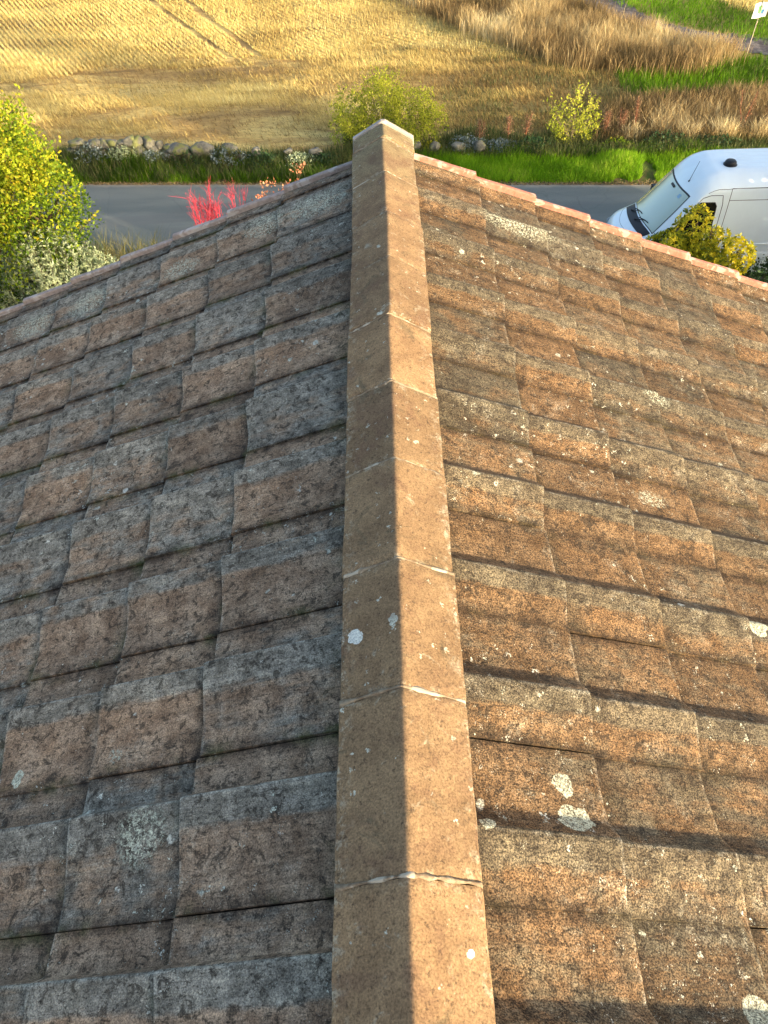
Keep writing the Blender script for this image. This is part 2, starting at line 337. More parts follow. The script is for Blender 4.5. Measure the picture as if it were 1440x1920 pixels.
# ridge tiles
JY = [-3.1, -2.67, -2.21, -1.76, -1.31, -.86, -.39, .06, .511, .996, 1.444, 1.89, 2.318, 2.766, 3.228, 3.66, 4.107, 4.551, 4.745]
def ridge_section(grow=0.0, th=.014):
    P = []; c29, s29 = math.cos(math.radians(29.3)), math.sin(math.radians(29.3)); r = .022
    half = [(.2065, 0, 1.)] 
    for sd in (-1, 1):
        seq = []
        seq.append((sd*(.2065*c29-.004), -(.2065*s29)-.028, 1.)); seq.append((sd*(.2065*c29+.001), -(.2065*s29)-.010, 1.)); seq.append((sd*.2055*c29, -.2055*s29, 1.))
        for q in (.199, .17, .14, .11, .08, .05, .028, .014): seq.append((sd*q*c29, -q*s29, max(0, 1-(.2065-q)/.05)))
        seq.append((sd*.007*c29, -.007*s29-.0006, 0))
        if sd < 0: P += seq
        else:
            P += [(0, -.0026, 0)]+seq[::-1]
    return P
SEC = ridge_section()
for i in range(len(JY)-1):
    ya, yb = JY[i]+.004, JY[i+1]-.004; lift0 = rng.normal(.0, .0038); lx = rng.normal(0, .0028); tl = rng.normal(0, .004)
    ys = np.concatenate([[ya, ya+.004, ya+.012], np.linspace(ya+.03, yb-.03, 8), [yb-.012, yb-.004, yb]])
    V, ed = [], []
    for y in ys:
        rr = max(0, .010-min(y-ya, yb-y))/.010*.003; f = (y-ya)/(yb-ya)-.5
        for (x, z, e) in SEC:
            V.append((x*(1-rr*4)+lx+tl*f+.0008*math.sin(y*31+z*60)+.004*(vnoise(y*22+i, z*60, 44)-.5)*e, y, RZ+z+lift0-rr+.004-.006*(f+.5)*0+tl*f+.0006*math.sin(y*22+x*40))); ed.append(max(e, max(0, 1-min(y-ya, yb-y)/.02)))
    ns = len(SEC); m_ = len(ys)
    F = [(a*ns+b, (a+1)*ns+b, (a+1)*ns+b+1, a*ns+b+1) for a in range(m_-1) for b in range(ns-1)]
    nV = len(V); V2 = [(x*.93, y, z-.016) for x, y, z in V]
    V += V2; ed += [0]*nV
    F += [(nV+a*ns+b, nV+a*ns+b+1, nV+(a+1)*ns+b+1, nV+(a+1)*ns+b) for a in range(m_-1) for b in range(ns-1)]
    F += [(b, b+1, nV+b+1, nV+b) for b in range(ns-1)]+[((m_-1)*ns+b+1, (m_-1)*ns+b, nV+(m_-1)*ns+b, nV+(m_-1)*ns+b+1) for b in range(ns-1)]
    F += [(a*ns, nV+a*ns, nV+(a+1)*ns, (a+1)*ns) for a in range(m_-1)]+[(a*ns+ns-1, (a+1)*ns+ns-1, nV+(a+1)*ns+ns-1, nV+a*ns+ns-1) for a in range(m_-1)]
    o = mesh_np('ridge_tile', V, [f[::-1] for f in F], m_ridge, house, True, {'tintb': np.full(len(V), rng.random()), 'edge': ed})
    o.data.set_sharp_from_angle(angle=math.radians(38))
    # mortar in the joint to the next tile, irregular
    if i < len(JY)-2:
        b = MB(); yj = JY[i+1]; pts = []
        for j, (x, z, e) in enumerate(SEC):
            wv = .0028+.026*max(0, fbm(x*28+i*5, 0, 3)-.32)**1.1; oy = (vnoise(x*25+i*3, 1.0, 8)-.5)*.006; hz = .0050*(vnoise(x*40+i*9, 2.0, 2)-.55)
            pts.append((x*1.002+lx, yj+oy, RZ+z+hz+.004, wv))
        V = []
        for x, y, z, w in pts: V += [(x, y-w, z-.005), (x, y, z+.0008), (x, y+w, z-.005), (x*.95, y, z-.02)]
        F = [(a*4+c, a*4+(c+1) % 4, (a+1)*4+(c+1) % 4, (a+1)*4+c) for a in range(len(pts)-1) for c in range(4)]
        b.add(V, F); b.build('mortar_joint', m_mort, o, True)
# bedding below the ridge, and the cap at its end
for sd in (-1, 1):
    ys = np.linspace(Y0, 4.735, 200); V = []
    for y in ys:
        wob = .006*(vnoise(y*14, sd*3., 4)-.5)
        V += [(sd*(.176+wob), y, RZ-.108), (sd*(.172+wob*1.6), y, RZ-.150), (sd*(.178+wob), y, RZ-.255), (sd*.10, y, RZ-.255), (sd*.10, y, RZ-.085)]
    F = [(a*5+c, a*5+(c+1) % 5, (a+1)*5+(c+1) % 5, (a+1)*5+c) for a in range(len(ys)-1) for c in range(5)]
    F += [(0, 1, 2, 3, 4), tuple((len(ys)-1)*5+c for c in range(5))[::-1]]
    b = MB(); b.add(V, F if sd < 0 else [f[::-1] for f in F]); b.build('mortar_bed', m_mortB, house, True)
b = MB(); c29, s29 = math.cos(math.radians(29.3)), math.sin(math.radians(29.3)); V = []
for y, g in ((4.745, .006), (4.749, .010), (4.778, .010), (4.782, .006)):
    for x, z in ((-.19, -.235), (-.2065*c29-g*.7, -.2065*s29-.03), (-.2065*c29-g*.6, -.2065*s29+g*.6), (-.012, -.004+g), (.012, -.004+g), (.2065*c29+g*.6, -.2065*s29+g*.6), (.2065*c29+g*.7, -.2065*s29-.03), (.19, -.235)):
        V.append((x, y, RZ+z))
F = [(a*8+c, (a+1)*8+c, (a+1)*8+(c+1) % 8, a*8+(c+1) % 8) for a in range(3) for c in range(8)]+[tuple(range(8)), tuple(range(24, 32))[::-1]]
b.add(V, [f[::-1] for f in F]); b.build('ridge_end_cap', m_cap, house)
# walls, underlay, gable, fascia and gutters
def wallpart(P, th, axis, name, mat):
    b = MB(); n = len(P); V = [tuple(p) for p in P]; q = [(p[0]+axis[0]*th, p[1]+axis[1]*th, p[2]+axis[2]*th) for p in P]
    b.add(V+q, [tuple(range(n)), tuple(range(n, 2*n))[::-1]]+[(i, i+n, (i+1) % n+n, (i+1) % n) for i in range(n)]); return b.build(name, mat, house)
zr = lambda x: RZ-.27-.394*abs(x)
for y, a in ((4.36, 1), (-2.9, -1)):
    wallpart([(-4, y, -.05), (-4, y, zr(4)), (0, y, zr(0)), (4, y, zr(4)), (4, y, -.05)], .25, (0, a, 0), 'gable_wall', m_render)
for sd in (-1, 1):
    wallpart([(sd*4, -2.9, -.05), (sd*4, 4.36, -.05), (sd*4, 4.36, zr(4)-.01), (sd*4, -2.9, zr(4)-.01)], .25, (-sd, 0, 0), 'side_wall', m_render)
    wallpart([(sd*.02, Y0, zr(.02)+.02), (sd*.02, 4.74, zr(.02)+.02), (sd*4.33, 4.74, zr(4.33)+.02), (sd*4.33, Y0, zr(4.33)+.02)], .03, (0, 0, -1), 'underlay_board', m_wood)
    b = MB(); zg = zr(4.4)-.02
    n = 10; V = []
    for y in (Y0, Y1):
        for i in range(n+1):
            t = math.pi*i/n; V.append((sd*(4.42)+.055*math.cos(t), y, zg-.055*math.sin(t)))
        for i in range(n+1)[::-1]:
            t = math.pi*i/n; V.append((sd*(4.42)+.050*math.cos(t), y, zg-.050*math.sin(t)))
    m_ = 2*(n+1); b.add(V, [(i, (i+1) % m_, (i+1) % m_+m_, i+m_) for i in range(m_)]+[tuple(range(m_)), tuple(range(m_, 2*m_))[::-1]]); b.build('gutter', m_darkmetal, house)
b = MB()
for sd in (-1, 1):
    wallpart([(sd*.0, 4.735, zr(0)+.0), (sd*4.33, 4.735, zr(4.33)), (sd*4.33, 4.735, zr(4.33)-.18), (0, 4.735, zr(0)-.18)], .025, (0, 1, 0), 'barge_board', m_wood)

def yw(x, y): return y+.09-.0545*np.asarray(x)        # the road runs slightly askew to the house
# ------------------------------------------------------------------ ground, road, verge, field, track
def sheet(name, P, z, mat, kind='structure'):
    b = MB(); b.add([(x, y, z) for x, y in P], [tuple(range(len(P)))]); return tag(b.build(name, mat), kind=kind)
k = N('ground soil and turf'); p = k.pos(); c = k.mix(k.rng(k.noise(p, .6, 5), .4, .6), (.06, .075, .02), (.10, .075, .035)); k.base(k.mix(k.rng(k.noise(p, 8, 4), .3, .7), c, (.05, .05, .02))); m_ground = k.m
sheet('ground', [(-300, -300), (300, -300), (300, 400), (-300, 400)], -.06, m_ground)
k = N('asphalt'); p = k.pos(); n = k.noise(k.mapv(p, (.25, 1.2, 1)), 1.1, 4); c = k.mix(k.rng(n, .35, .65), (.135, .152, .140), (.185, .197, .175))
ck = k.n('ShaderNodeTexVoronoi', feature='DISTANCE_TO_EDGE'); k.set(ck.inputs['Vector'], k.mix(.5, p, k.noise(p, 1.5, 4), 'ADD')); ck.inputs['Scale'].default_value = .55; c = k.mix(k.math('MULTIPLY', k.rng(ck.outputs['Distance'],   .007, .001), .22), c, (.05, .055, .05))
g = k.noise(p, 60, 3, .8); c = k.mix(.8, c, k.ramp(g, [(.3, (.6, .6, .6)), (.5, (1, 1, 1)), (.7, (1.6, 1.6, 1.55))]), 'MULTIPLY')
sy = k.n('ShaderNodeSeparateXYZ'); k.set(sy.inputs[0], p); ed = k.rng(k.math('MULTIPLY_ADD', sy.outputs[0], .0545, k.math('ADD', sy.outputs[1], k.math('MULTIPLY', k.noise(p, 2.5, 4), .35))), 20.22, 20.42)
c = k.mix(ed, c, (.30, .27, .21)); pt = k.rng(k.noise(k.mapv(p, (.12, .5, 1), (3, 1, 0)), 1.2, 2), .55, .6); c = k.mix(k.math('MULTIPLY', pt, .3), c, (.13, .13, .125))
k.base(c); k.b.inputs['Roughness'].default_value = .8; k.normal(k.bump(g, .5, .01)); m_asph = k.m
NR = 240; xs = np.linspace(-70, 70, NR); V = [(x, 14.1+2.5*(lambda q: q*q*(3-2*q))(min(1, max(0, (-1-x)/4)))+.12*math.sin(x*.9)+.08*math.sin(x*2.3), 0) for x in xs]+[(x, float(yw(x, 20.24))+.03*math.sin(x*1.7)+.03*math.sin(x*4.1), 0) for x in xs]
tag(mesh_np('road', V, [(i, i+1, NR+i+1, NR+i) for i in range(NR-1)], m_asph), kind='structure')
def gz(x, y):
    x = np.asarray(x, float); y = np.asarray(y, float)-.09+.0545*x
    t = np.clip((y-20.2)/1.5, 0, 1); t = t*t*(3-2*t); bank = .10*t
    rough = (fbm(x, y, 21, .8)-.5)*.12*np.clip((y-20.6)/1.5, 0, 1)
    hump = .10*np.clip(vnoise(x, y, 31, .9)-.45, 0, 1)*np.clip((y-20.3)/.6, 0, 1)*np.clip((22.6-y)/.8, 0, 1)*4
    return bank+rough+hump
def terrain(name, x0, x1, y0, y1, d, mat):
    nx = int((x1-x0)/d); ny = int((y1-y0)/d); X, Y = np.meshgrid(np.linspace(x0, x1, nx), np.linspace(y0, y1, ny)); Yq = Y; Y = yw(X, Y); Z = gz(X, Y)
    if name == 'verge': Z = np.where(Yq < y0+.08, -.03, Z)
    I = np.arange(nx*ny).reshape(ny, nx); F = np.stack([I[:-1, :-1], I[:-1, 1:], I[1:, 1:], I[1:, :-1]], -1).reshape(-1, 4)
    return tag(mesh_np(name, np.stack([X, Y, Z], -1).reshape(-1, 3), F, mat, None, True), kind='structure')
k = N('verge soil'); p = k.pos(); k.base(k.mix(k.rng(k.noise(p, 3, 5), .4, .6), (.07, .10, .015), (.10, .08, .03))); m_vs = k.m
terrain('verge', -40, 40, 20.16, 21.35, .12, m_vs)
G2 = [(7.9, 27.4), (10.6, 28.6), (13.0, 28.4), (20, 29), (20, 24.5), (12.7, 25.4), (10.7, 25.4), (8.85, 25.2), (8.04, 26.0)]
TALL = [(-.5, 38.5), (7.2, 37), (8.9, 32.9), (11.0, 30.3), (12.6, 28.6), (10.5, 27.1), (8.53, 27.3), (6.47, 28.1), (4.89, 30.0), (2.96, 32.5)]
TRK = [(6.2, 39.5), (8.4, 39.8), (9.95, 34.3), (11.6, 32.0), (14.06, 30.0), (20, 26.9), (20, 25.6), (13.6, 28.75), (11.3, 30.7), (9.0, 33.3)]
GRV = [(8.4, 39.8), (12.3, 40), (13.0, 35.5), (15.2, 32.3), (20, 29.6), (20, 26.9), (14.06, 30.0), (11.6, 32.0), (9.95, 34.3)]
MIX = [(6.9, 24.4), (8.9, 25.3), (12.8, 25.6), (20, 25), (20, 21.9), (6.3, 21.9)]
k = N('straw field'); p = k.pos(); sep = k.n('ShaderNodeSeparateXYZ'); k.set(sep.inputs[0], p)
st = k.noise(k.mapv(p, (.16, .75, 1), rot=(0, 0, .12)), 1.0, 6, .62, .8); fine = k.noise(k.mapv(p, (2.2, 7, 1)), 2.6, 4, .7)
c = k.ramp(st, [(.30, (.20, .125, .045)), (.45, (.42, .27, .09)), (.56, (.62, .45, .15)), (.72, (.74, .56, .20))])
gr = k.rng(k.math('ADD', sep.outputs[0], k.math('MULTIPLY_ADD', k.noise(p, .5, 4), 9, -4.5)), .5, 5); c = k.mix(k.math('MULTIPLY', gr, .65), c, (.17, .15, .04))
c = k.mix(.8, c, k.ramp(fine, [(.3, (.5, .48, .45)), (.5, (1, 1, 1)), (.7, (1.4, 1.4, 1.35))]), 'MULTIPLY')
k.base(c); k.normal(k.bump(fine, .8, .06)); m_field = k.m
terrain('field', -45, 45, 21.35, 62, .22, m_field)
k = N('track gravel'); p = k.pos(); n = k.noise(p, 4, 6, .7); k.base(k.ramp(n, [(.3, (.05, .04, .04)), (.5, (.11, .095, .09)), (.66, (.24, .21, .18))])); k.normal(k.bump(n, .6, .05)); m_trk = k.m
def drape(name, P, mat, d=.2, dz=.03):
    xs = [q[0] for q in P]; ys = [q[1] for q in P]; nx = int((max(xs)-min(xs))/d)+1; ny = int((max(ys)-min(ys))/d)+1
    X, Y = np.meshgrid(np.linspace(min(xs), max(xs), nx), np.linspace(min(ys), max(ys), ny)); Z = gz(X, Y)+dz; I = np.arange(nx*ny).reshape(ny, nx)
    F = np.stack([I[:-1, :-1], I[:-1, 1:], I[1:, 1:], I[1:, :-1]], -1).reshape(-1, 4); cx = X.ravel()[F].mean(1); cy = Y.ravel()[F].mean(1)
    wob = (vnoise(cx, cy, 77, 1.2)-.5)*.6; F = F[in_poly(cx+wob, cy+wob, P)]
    return tag(mesh_np(name, np.stack([X, Y, Z], -1).reshape(-1, 3), F, mat, None, True), kind='structure')
drape('track', TRK, m_trk)

# ------------------------------------------------------------------ grasses and stubble (stuff)
def blades(name, X, Y, Z, H, Wd, lean, tint, mat, label=None, cat=None, seg=1, az=None, parent=None):
    n = len(X); a = rng.random(n)*2*math.pi; fx, fy = np.cos(a), np.sin(a)
    la = rng.random(n)*2*math.pi if az is None else az+rng.normal(0, .5, n); lx, ly = np.cos(la)*lean*H, np.sin(la)*lean*H
    Hz = H*np.sqrt(np.maximum(.04, 1-np.minimum(lean, .98)**2))
    if seg == 1:
        V = np.empty((n, 3, 3)); V[:, 0] = np.stack([X-fx*Wd/2, Y-fy*Wd/2, Z], -1); V[:, 1] = np.stack([X+fx*Wd/2, Y+fy*Wd/2, Z], -1)
        V[:, 2] = np.stack([X+lx, Y+ly, Z+Hz], -1); F = np.arange(n*3).reshape(n, 3); T = np.repeat(tint, 3)
    else:
        V = np.empty((n, 5, 3)); V[:, 0] = np.stack([X-fx*Wd/2, Y-fy*Wd/2, Z], -1); V[:, 1] = np.stack([X+fx*Wd/2, Y+fy*Wd/2, Z], -1)
        mx, my, mz = X+lx*.28, Y+ly*.28, Z+Hz*.62
        V[:, 2] = np.stack([mx-fx*Wd*.4, my-fy*Wd*.4, mz], -1); V[:, 3] = np.stack([mx+fx*Wd*.4, my+fy*Wd*.4, mz], -1); V[:, 4] = np.stack([X+lx, Y+ly, Z+Hz*.95], -1)
        b_ = np.arange(n)[:, None]*5; F = np.concatenate([b_+np.array([[0, 1, 3]]), b_+np.array([[0, 3, 2]]), b_+np.array([[2, 3, 4]])]); T = np.repeat(tint, 5)
    o = mesh_np(name, V.reshape(-1, 3), F, mat, parent, False, {'tint': np.clip(T, 0, 1)})
    if parent is None: tag(o, label, cat, kind='stuff')
    return o
m_straw = leafmat('straw', [(0, (.19, .12, .04)), (.3, (.48, .34, .11)), (.6, (.78, .62, .22)), (1, (.92, .82, .40))], .35)
m_grass = leafmat('bright grass', [(0, (.06, .13, .006)), (.4, (.20, .40, .010)), (.75, (.37, .56, .03)), (1, (.60, .60, .11))], .5)
m_dry = leafmat('dry grass', [(0, (.10, .075, .03)), (.3, (.30, .20, .085)), (.6, (.54, .40, .18)), (1, (.82, .70, .40))], .35)
m_weed = leafmat('weeds', [(0, (.03, .05, .012)), (.35, (.08, .12, .03)), (.65, (.16, .17, .06)), (1, (.36, .30, .12))], .35)
def pts(n, x0, x1, y0, y1): return rng.uniform(x0, x1, n), rng.uniform(y0, y1, n)
# stubble rows on the upper field
X = []; Y = []
th0, th1 = math.atan2(-6.4, 3.8), math.atan2(-4.2, 6.6)
for i in range(-155, 118):
    x = i*.20; y = 46.0; row = []
    ls = .0
    while y > 26 and x < 13:
        f = min(1, max(0, (x+7)/13)); th = th0+(th1-th0)*f*f*(3-2*f); st_ = .05
        x += math.cos(th)*st_; y += math.sin(th)*st_; row.append((x, y))
    if row: row = np.array(row); X.append(row[:, 0]); Y.append(row[:, 1])
X = np.concatenate(X); Y = np.concatenate(Y)
lim = 29.9+np.clip(X+4, 0, 30)*-.08+(fbm(X, Y, 40, .35)-.5)*4.5
keep = (Y > lim) & (abs(X) < 22) & ~in_poly(X, Y, TALL) & ~in_poly(X, Y, TRK) & ~in_poly(X, Y, GRV) & ~(X > 9.5)
TRAM = ((-9.8, 37.5, -6.0, 31.1), (-8.3, 37.4, -4.4, 30.4))
for (ax, ay, bx, by) in TRAM:   # wheel tracks pressed flat
    dx, dy = bx-ax, by-ay; L = math.hypot(dx, dy); dd = abs((X-ax)*dy-(Y-ay)*dx)/L; keep &= dd > .11
keep &= rng.random(len(X)) < .62+.7*fbm(X, Y, 52, 1.1)
X, Y = X[keep], Y[keep]
X = np.repeat(X, 3)+rng.normal(0, .020, len(X)*3); Y = np.repeat(Y, 3)+rng.normal(0, .020, len(Y)*3); n = len(X)
blades('stubble', X, Y, gz(X, Y), rng.uniform(.07, .17, n)*(.6+.8*fbm(X, Y, 51, .8)), .022, rng.uniform(0, .5, n), .60+.55*(fbm(X, Y, 50, .5)-.5)+rng.normal(0, .14, n), m_straw, 'golden cereal stubble standing in rows on the upper field', 'stubble')
# trampled straw
n = 360000; X, Y = pts(n, -17, 10, 21.9, 39); Y = Y-(.35+.0545*X)*np.clip((30-Y)/8, 0, 1)
pat = fbm(X*.30, Y*1.3, 60, .8); dens = np.where(Y < 30.6+(fbm(X, Y, 40, .35)-.5)*5-np.clip(X+4, 0, 30)*.08, 1, .12)*np.clip((pat-.28)*3.2, .12, 1)
keep = (rng.random(n) < dens) & ~in_poly(X, Y, TALL) & ~in_poly(X, Y, MIX) & ~in_poly(X, Y, TRK) & ~in_poly(X, Y, GRV) & ~in_poly(X, Y, G2)
for (ax, ay, bx, by) in TRAM:
    dx, dy = bx-ax, by-ay; L = math.hypot(dx, dy); keep &= ~((abs((X-ax)*dy-(Y-ay)*dx)/L < .13) & (Y > by-.5))
X, Y, pat = X[keep], Y[keep], pat[keep]; n = len(X); right = np.clip((X+.5)/4, 0, 1)*np.clip((34-Y)/3, 0, 1)
tint = .40+1.6*(pat-.45)-.16*np.exp(-((Y-28.3+.1*X)/1.3)**2)-.10*np.exp(-((Y-24.0)/.8)**2)+rng.normal(0, .16, n)-.42*right
blades('trampled_straw', X, Y, gz(X, Y), rng.uniform(.06, .20, n), .019, rng.uniform(.3, .97, n), tint, m_straw, 'matted golden brown straw lying on the lower field', 'straw', az=2.6)
# greener regrowth patches in the straw, right of the ridge
n = 26000; X, Y = pts(n, -4, 9, 22.4, 33); f = fbm(X*.5, Y*1.2, 70, .8); keep = (f > .50-.05*np.clip(X, 0, 5)/5) & (X+rng.normal(0, 1, n) > .5) & ~in_poly(X, Y, TALL); X, Y = X[keep], Y[keep]; n = len(X)
blades('field_regrowth', X, Y, gz(X, Y), rng.uniform(.08, .2, n), .022, rng.uniform(.1, .7, n), rng.uniform(.3, 1, n), m_weed, 'olive green regrowth among the straw right of the ridge end', 'weeds')
# tall brown grass band along the track
n = 70000; X, Y = pts(n, -1, 13.5, 26.5, 38.6); keep = in_poly(X+rng.normal(0, .2, n), Y+rng.normal(0, .25, n), TALL); X, Y = X[keep], Y[keep]; n = len(X)
blades('tall_grass', X, Y, gz(X, Y), rng.uniform(.30, .80, n)*(.55+.9*fbm(X, Y, 81, .9)), .017, rng.uniform(.1, .6, n), .46+1.3*(fbm(X, Y, 80, .5)-.5)+rng.normal(0, .16, n), m_dry, 'tall reddish gold grass in a band beside the farm track', 'grass', seg=2)
# pale field beyond the track
n = 16000; X, Y = pts(n, 11, 24, 30.5, 42); keep = ~in_poly(X, Y, GRV) & ~in_poly(X, Y, TRK) & (Y > 46.6-X*.93-rng.random(n)*.6) ; X, Y = X[keep], Y[keep]; n = len(X)
blades('pale_grass', X, Y, gz(X, Y), rng.uniform(.25, .6, n), .03, rng.uniform(.1, .5, n), .75+.6*(fbm(X, Y, 83, .5)-.5)+rng.normal(0, .12, n), m_straw, 'pale gold grass beyond the farm track in the top right', 'grass')
# green grass strips
def greens(name, P, n, h0, h1, label, t0=.5):
    xs = [q[0] for q in P]; ys = [q[1] for q in P]; X, Y = pts(n, min(xs), max(xs), min(ys), max(ys)); keep = in_poly(X+rng.normal(0, .2, n), Y+rng.normal(0, .2, n), P); X, Y = X[keep], Y[keep]; n = len(X)
    return blades(name, X, Y, gz(X, Y), rng.uniform(h0, h1, n), .025, rng.uniform(.1, .6, n), t0+.7*(fbm(X, Y, 84, .8)-.5)+rng.normal(0, .13, n), m_grass, label, 'grass', seg=1)
greens('track_grass', GRV, 42000, .10, .28, 'green grass strip along the far side of the track', .14)
greens('green_patch', G2, 22000, .12, .35, 'green grass patch below the tall brown grass at right', .14)
# verge grass
n = 120000; X, Y = pts(n, -13, 12.5, 20.2, 22.1); top = 21.25+.75*np.clip((X+1.5)/4, 0, 1)+.4*(vnoise(X, Y*0, 90, .8)-.5); keep = (Y < top) & (fbm(X, Y, 91, 1.1) > np.where(X < -.5, .36, .22)) & (Y > 20.2+.28*vnoise(X, Y*0, 99, 2.3)*rng.random(n)); X, Y = X[keep], Y[keep]; n = len(X)
tl_ = np.where(X < 0, .12, .50); hh = rng.uniform(.07, .24, n)*(.6+.9*fbm(X, Y, 92, 1.3))*np.clip((Y-20.12)/.25, .35, 1)  # grass left of the ridge tinted darker, its shade put into the colour
Y = yw(X, Y)
blades('verge_grass', X, Y, gz(X, Y)-.01, hh, .020, rng.uniform(.1, .7, n), tl_+.9*(fbm(X, Y, 93, 1.6)-.5)+rng.normal(0, .12, n), m_grass, 'bright green grass verge along the far side of the road', 'grass')
n = 9000; X = rng.uniform(-13, 12.5, n); Y = yw(X, 20.14+abs(rng.normal(0, .10, n))); blades('verge_litter', X, Y, gz(X, Y)+.004, rng.uniform(.03, .09, n), .03, rng.uniform(.8, .98, n), rng.uniform(0, .7, n), m_dry, 'brown leaf litter and dry grass along the edge of the road', 'litter')
# weeds behind the verge
n = 30000; X, Y = pts(n, -1, 13, 21.5, 23.6); keep = (Y < 22.4+1.1*vnoise(X, Y*0, 95, .7)); X, Y = X[keep], Y[keep]; n = len(X)
Y = yw(X, Y)
blades('verge_weeds', X, Y, gz(X, Y), rng.uniform(.12, .38, n), .026, rng.uniform(.1, .6, n), rng.uniform(0, .85, n), m_weed, 'dark green weeds growing behind the grass verge', 'weeds')
n = 26000; X, Y = pts(n, -10, -.8, 20.3, 21.75); keep = rng.random(n) < (.1+fbm(X, Y, 96, 1.5))*np.where(Y < 21.05, .45, 1); X, Y = X[keep], yw(X[keep], Y[keep]); n = len(X)
blades('wall_weeds', X, Y, gz(X, Y), rng.uniform(.10, .40, n), .024, rng.uniform(.1, .6, n), rng.uniform(.05, .8, n), m_weed, 'dark weeds and ivy growing through the low stone wall', 'weeds')
# mixed dead stalks at right
n = 26000; X, Y = pts(n, 6, 14, 21.9, 25.6); keep = in_poly(X+rng.normal(0, .2, n), Y, MIX); X, Y = X[keep], Y[keep]; n = len(X)
blades('dead_stalks', X, Y, gz(X, Y), rng.uniform(.2, .60, n), .015, rng.uniform(.1, .6, n), .26+.9*(fbm(X, Y, 97, .8)-.5)+rng.normal(0, .2, n), m_dry, 'reddish brown dead stalks behind the white van', 'grass', seg=2)

# ------------------------------------------------------------------ leafy plants
m_bark = flat('bark', (.10, .07, .045), .9)
def leafquads(P, size, tint, up=.35, elong=1.5, aim=None):
    n = len(P); d = rng.normal(0, 1, (n, 3)); d[:, 2] += up
    if aim is not None: d = aim+rng.normal(0, .35, (n, 3))
    d /= np.linalg.norm(d, axis=1)[:, None]
    s = np.cross(d, rng.normal(0, 1, (n, 3))); s /= np.linalg.norm(s, axis=1)[:, None]+1e-9; nn = np.cross(d, s)
    sz = (size*rng.uniform(.45, 1.4, n))[:, None]; V = np.empty((n, 4, 3))
    V[:, 0] = P; V[:, 1] = P+d*sz*elong*.5+s*sz*.42+nn*sz*.1; V[:, 2] = P+d*sz*elong; V[:, 3] = P+d*sz*elong*.5-s*sz*.42+nn*sz*.1
    return V.reshape(-1, 3), np.arange(n*4).reshape(n, 4), np.repeat(tint, 4)
def crown_points(lobes, n, seed, shell=.55, gap=.38, gs=2.2, zfloor=None):
    L = np.array(lobes, float); w = L[:, 3]*L[:, 3]*L[:, 4]; idx = rng.choice(len(L), int(n*2.2), p=w/w.sum())
    d = rng.normal(0, 1, (len(idx), 3)); d /= np.linalg.norm(d, axis=1)[:, None]
    r = shell+(1.08-shell)*rng.random(len(idx))**.6
    bumpy = .82+.36*vnoise(d[:, 0]*3+d[:, 2]*4+idx*5.1, d[:, 1]*3-d[:, 2]*2, seed)
    P = L[idx, :3]+d*(r*bumpy)[:, None]*np.stack([L[idx, 3], L[idx, 3], L[idx, 4]], -1)
    g = vnoise(P[:, 0]*gs+P[:, 2]*gs*.7+50, P[:, 1]*gs-P[:, 2]*gs+70, seed+5)*.6+vnoise(P[:, 0]*gs*2.3+9, P[:, 2]*gs*2.3+P[:, 1], seed+6)*.4
    k_ = g > gap
    if zfloor is not None: k_ &= P[:, 2] > zfloor
    P = P[k_][:n]; return P, g[k_][:n]
def limb(b, p0, p1, r0, r1, wob=.06, n=6):
    p0, p1 = Vector(p0), Vector(p1); L = (p1-p0).length; P = []
    for i in range(n+1):
        t = i/n; q = p0.lerp(p1, t)+Vector((random.uniform(-1, 1), random.uniform(-1, 1), random.uniform(-.5, .5)))*wob*L*math.sin(math.pi*t); P.append(q)
    b.tube(P, [r0+(r1-r0)*i/n for i in range(n+1)], 6); return P
def bush(name, base, lobes, n, size, mat, label, cat, stems=7, r=.03, gap=.38, group=None, seed=1, up=.35, elong=1.5, twigs=0, bark=None, twl=.5, shell=.55, trunk=None, gs=2.2):
    e = empty(name, base, label, cat, group); P, g = crown_points(lobes, n, seed, shell, gap, gs, base[2]+.02)
    tint = np.clip(.5+1.0*(g-.58)+rng.normal(0, .17, len(P))+.12*(P[:, 2]-P[:, 2].mean()), 0, 1)
    b = MB(); L = [Vector(l[:3]) for l in lobes]
    if trunk: limb(b, base, (base[0], base[1], base[2]+trunk), r*1.7, r*1.2, .04)
    root = Vector(base)+Vector((0, 0, trunk or 0))
    for i in range(stems):
        l = lobes[i % len(lobes)]; tgt = Vector(l[:3])+Vector((random.uniform(-.5, .5)*l[3], random.uniform(-.5, .5)*l[3], random.uniform(-.2, .7)*l[4]))
        pp = limb(b, root+Vector((random.uniform(-1, 1), random.uniform(-1, 1), 0))*r*2, tgt, r, r*.3)
        for q in range(4):
            s_ = pp[random.randint(2, 5)]; t2 = Vector(P[random.randrange(len(P))].tolist()); 
            if (t2-s_).length < 1.6*l[3]+.4: limb(b, s_, t2, r*.35, r*.1, .08, 4)
    TW = []
    for i in range(twigs):         # long shoots breaking the outline, with leaves along them
        l = lobes[rng.integers(len(lobes))]; d = Vector((random.gauss(0, .45), random.gauss(0, .45), random.uniform(.35, 1))).normalized()
        s_ = Vector(l[:3])+Vector((d.x*l[3], d.y*l[3], d.z*l[4]))*.8; t2 = s_+d*twl*random.uniform(.5, 1.2)
        limb(b, s_, t2, r*.12+.003, .002, .05, 4); m_ = int(14*twl/.5)
        for j in range(m_): TW.append(tuple(s_.lerp(t2, (j+random.random())/m_)+Vector((random.gauss(0, 1), random.gauss(0, 1), random.gauss(0, 1)))*size*.5))
    b.build('stem', bark or m_bark, e)
    if TW: TW = np.array(TW); P = np.concatenate([P, TW]); tint = np.concatenate([tint, rng.uniform(.5, 1, len(TW))])
    V, F, T = leafquads(P, size, tint, up, elong); mesh_np('foliage', V, F, mat, e, False, {'tint': T})
    return e
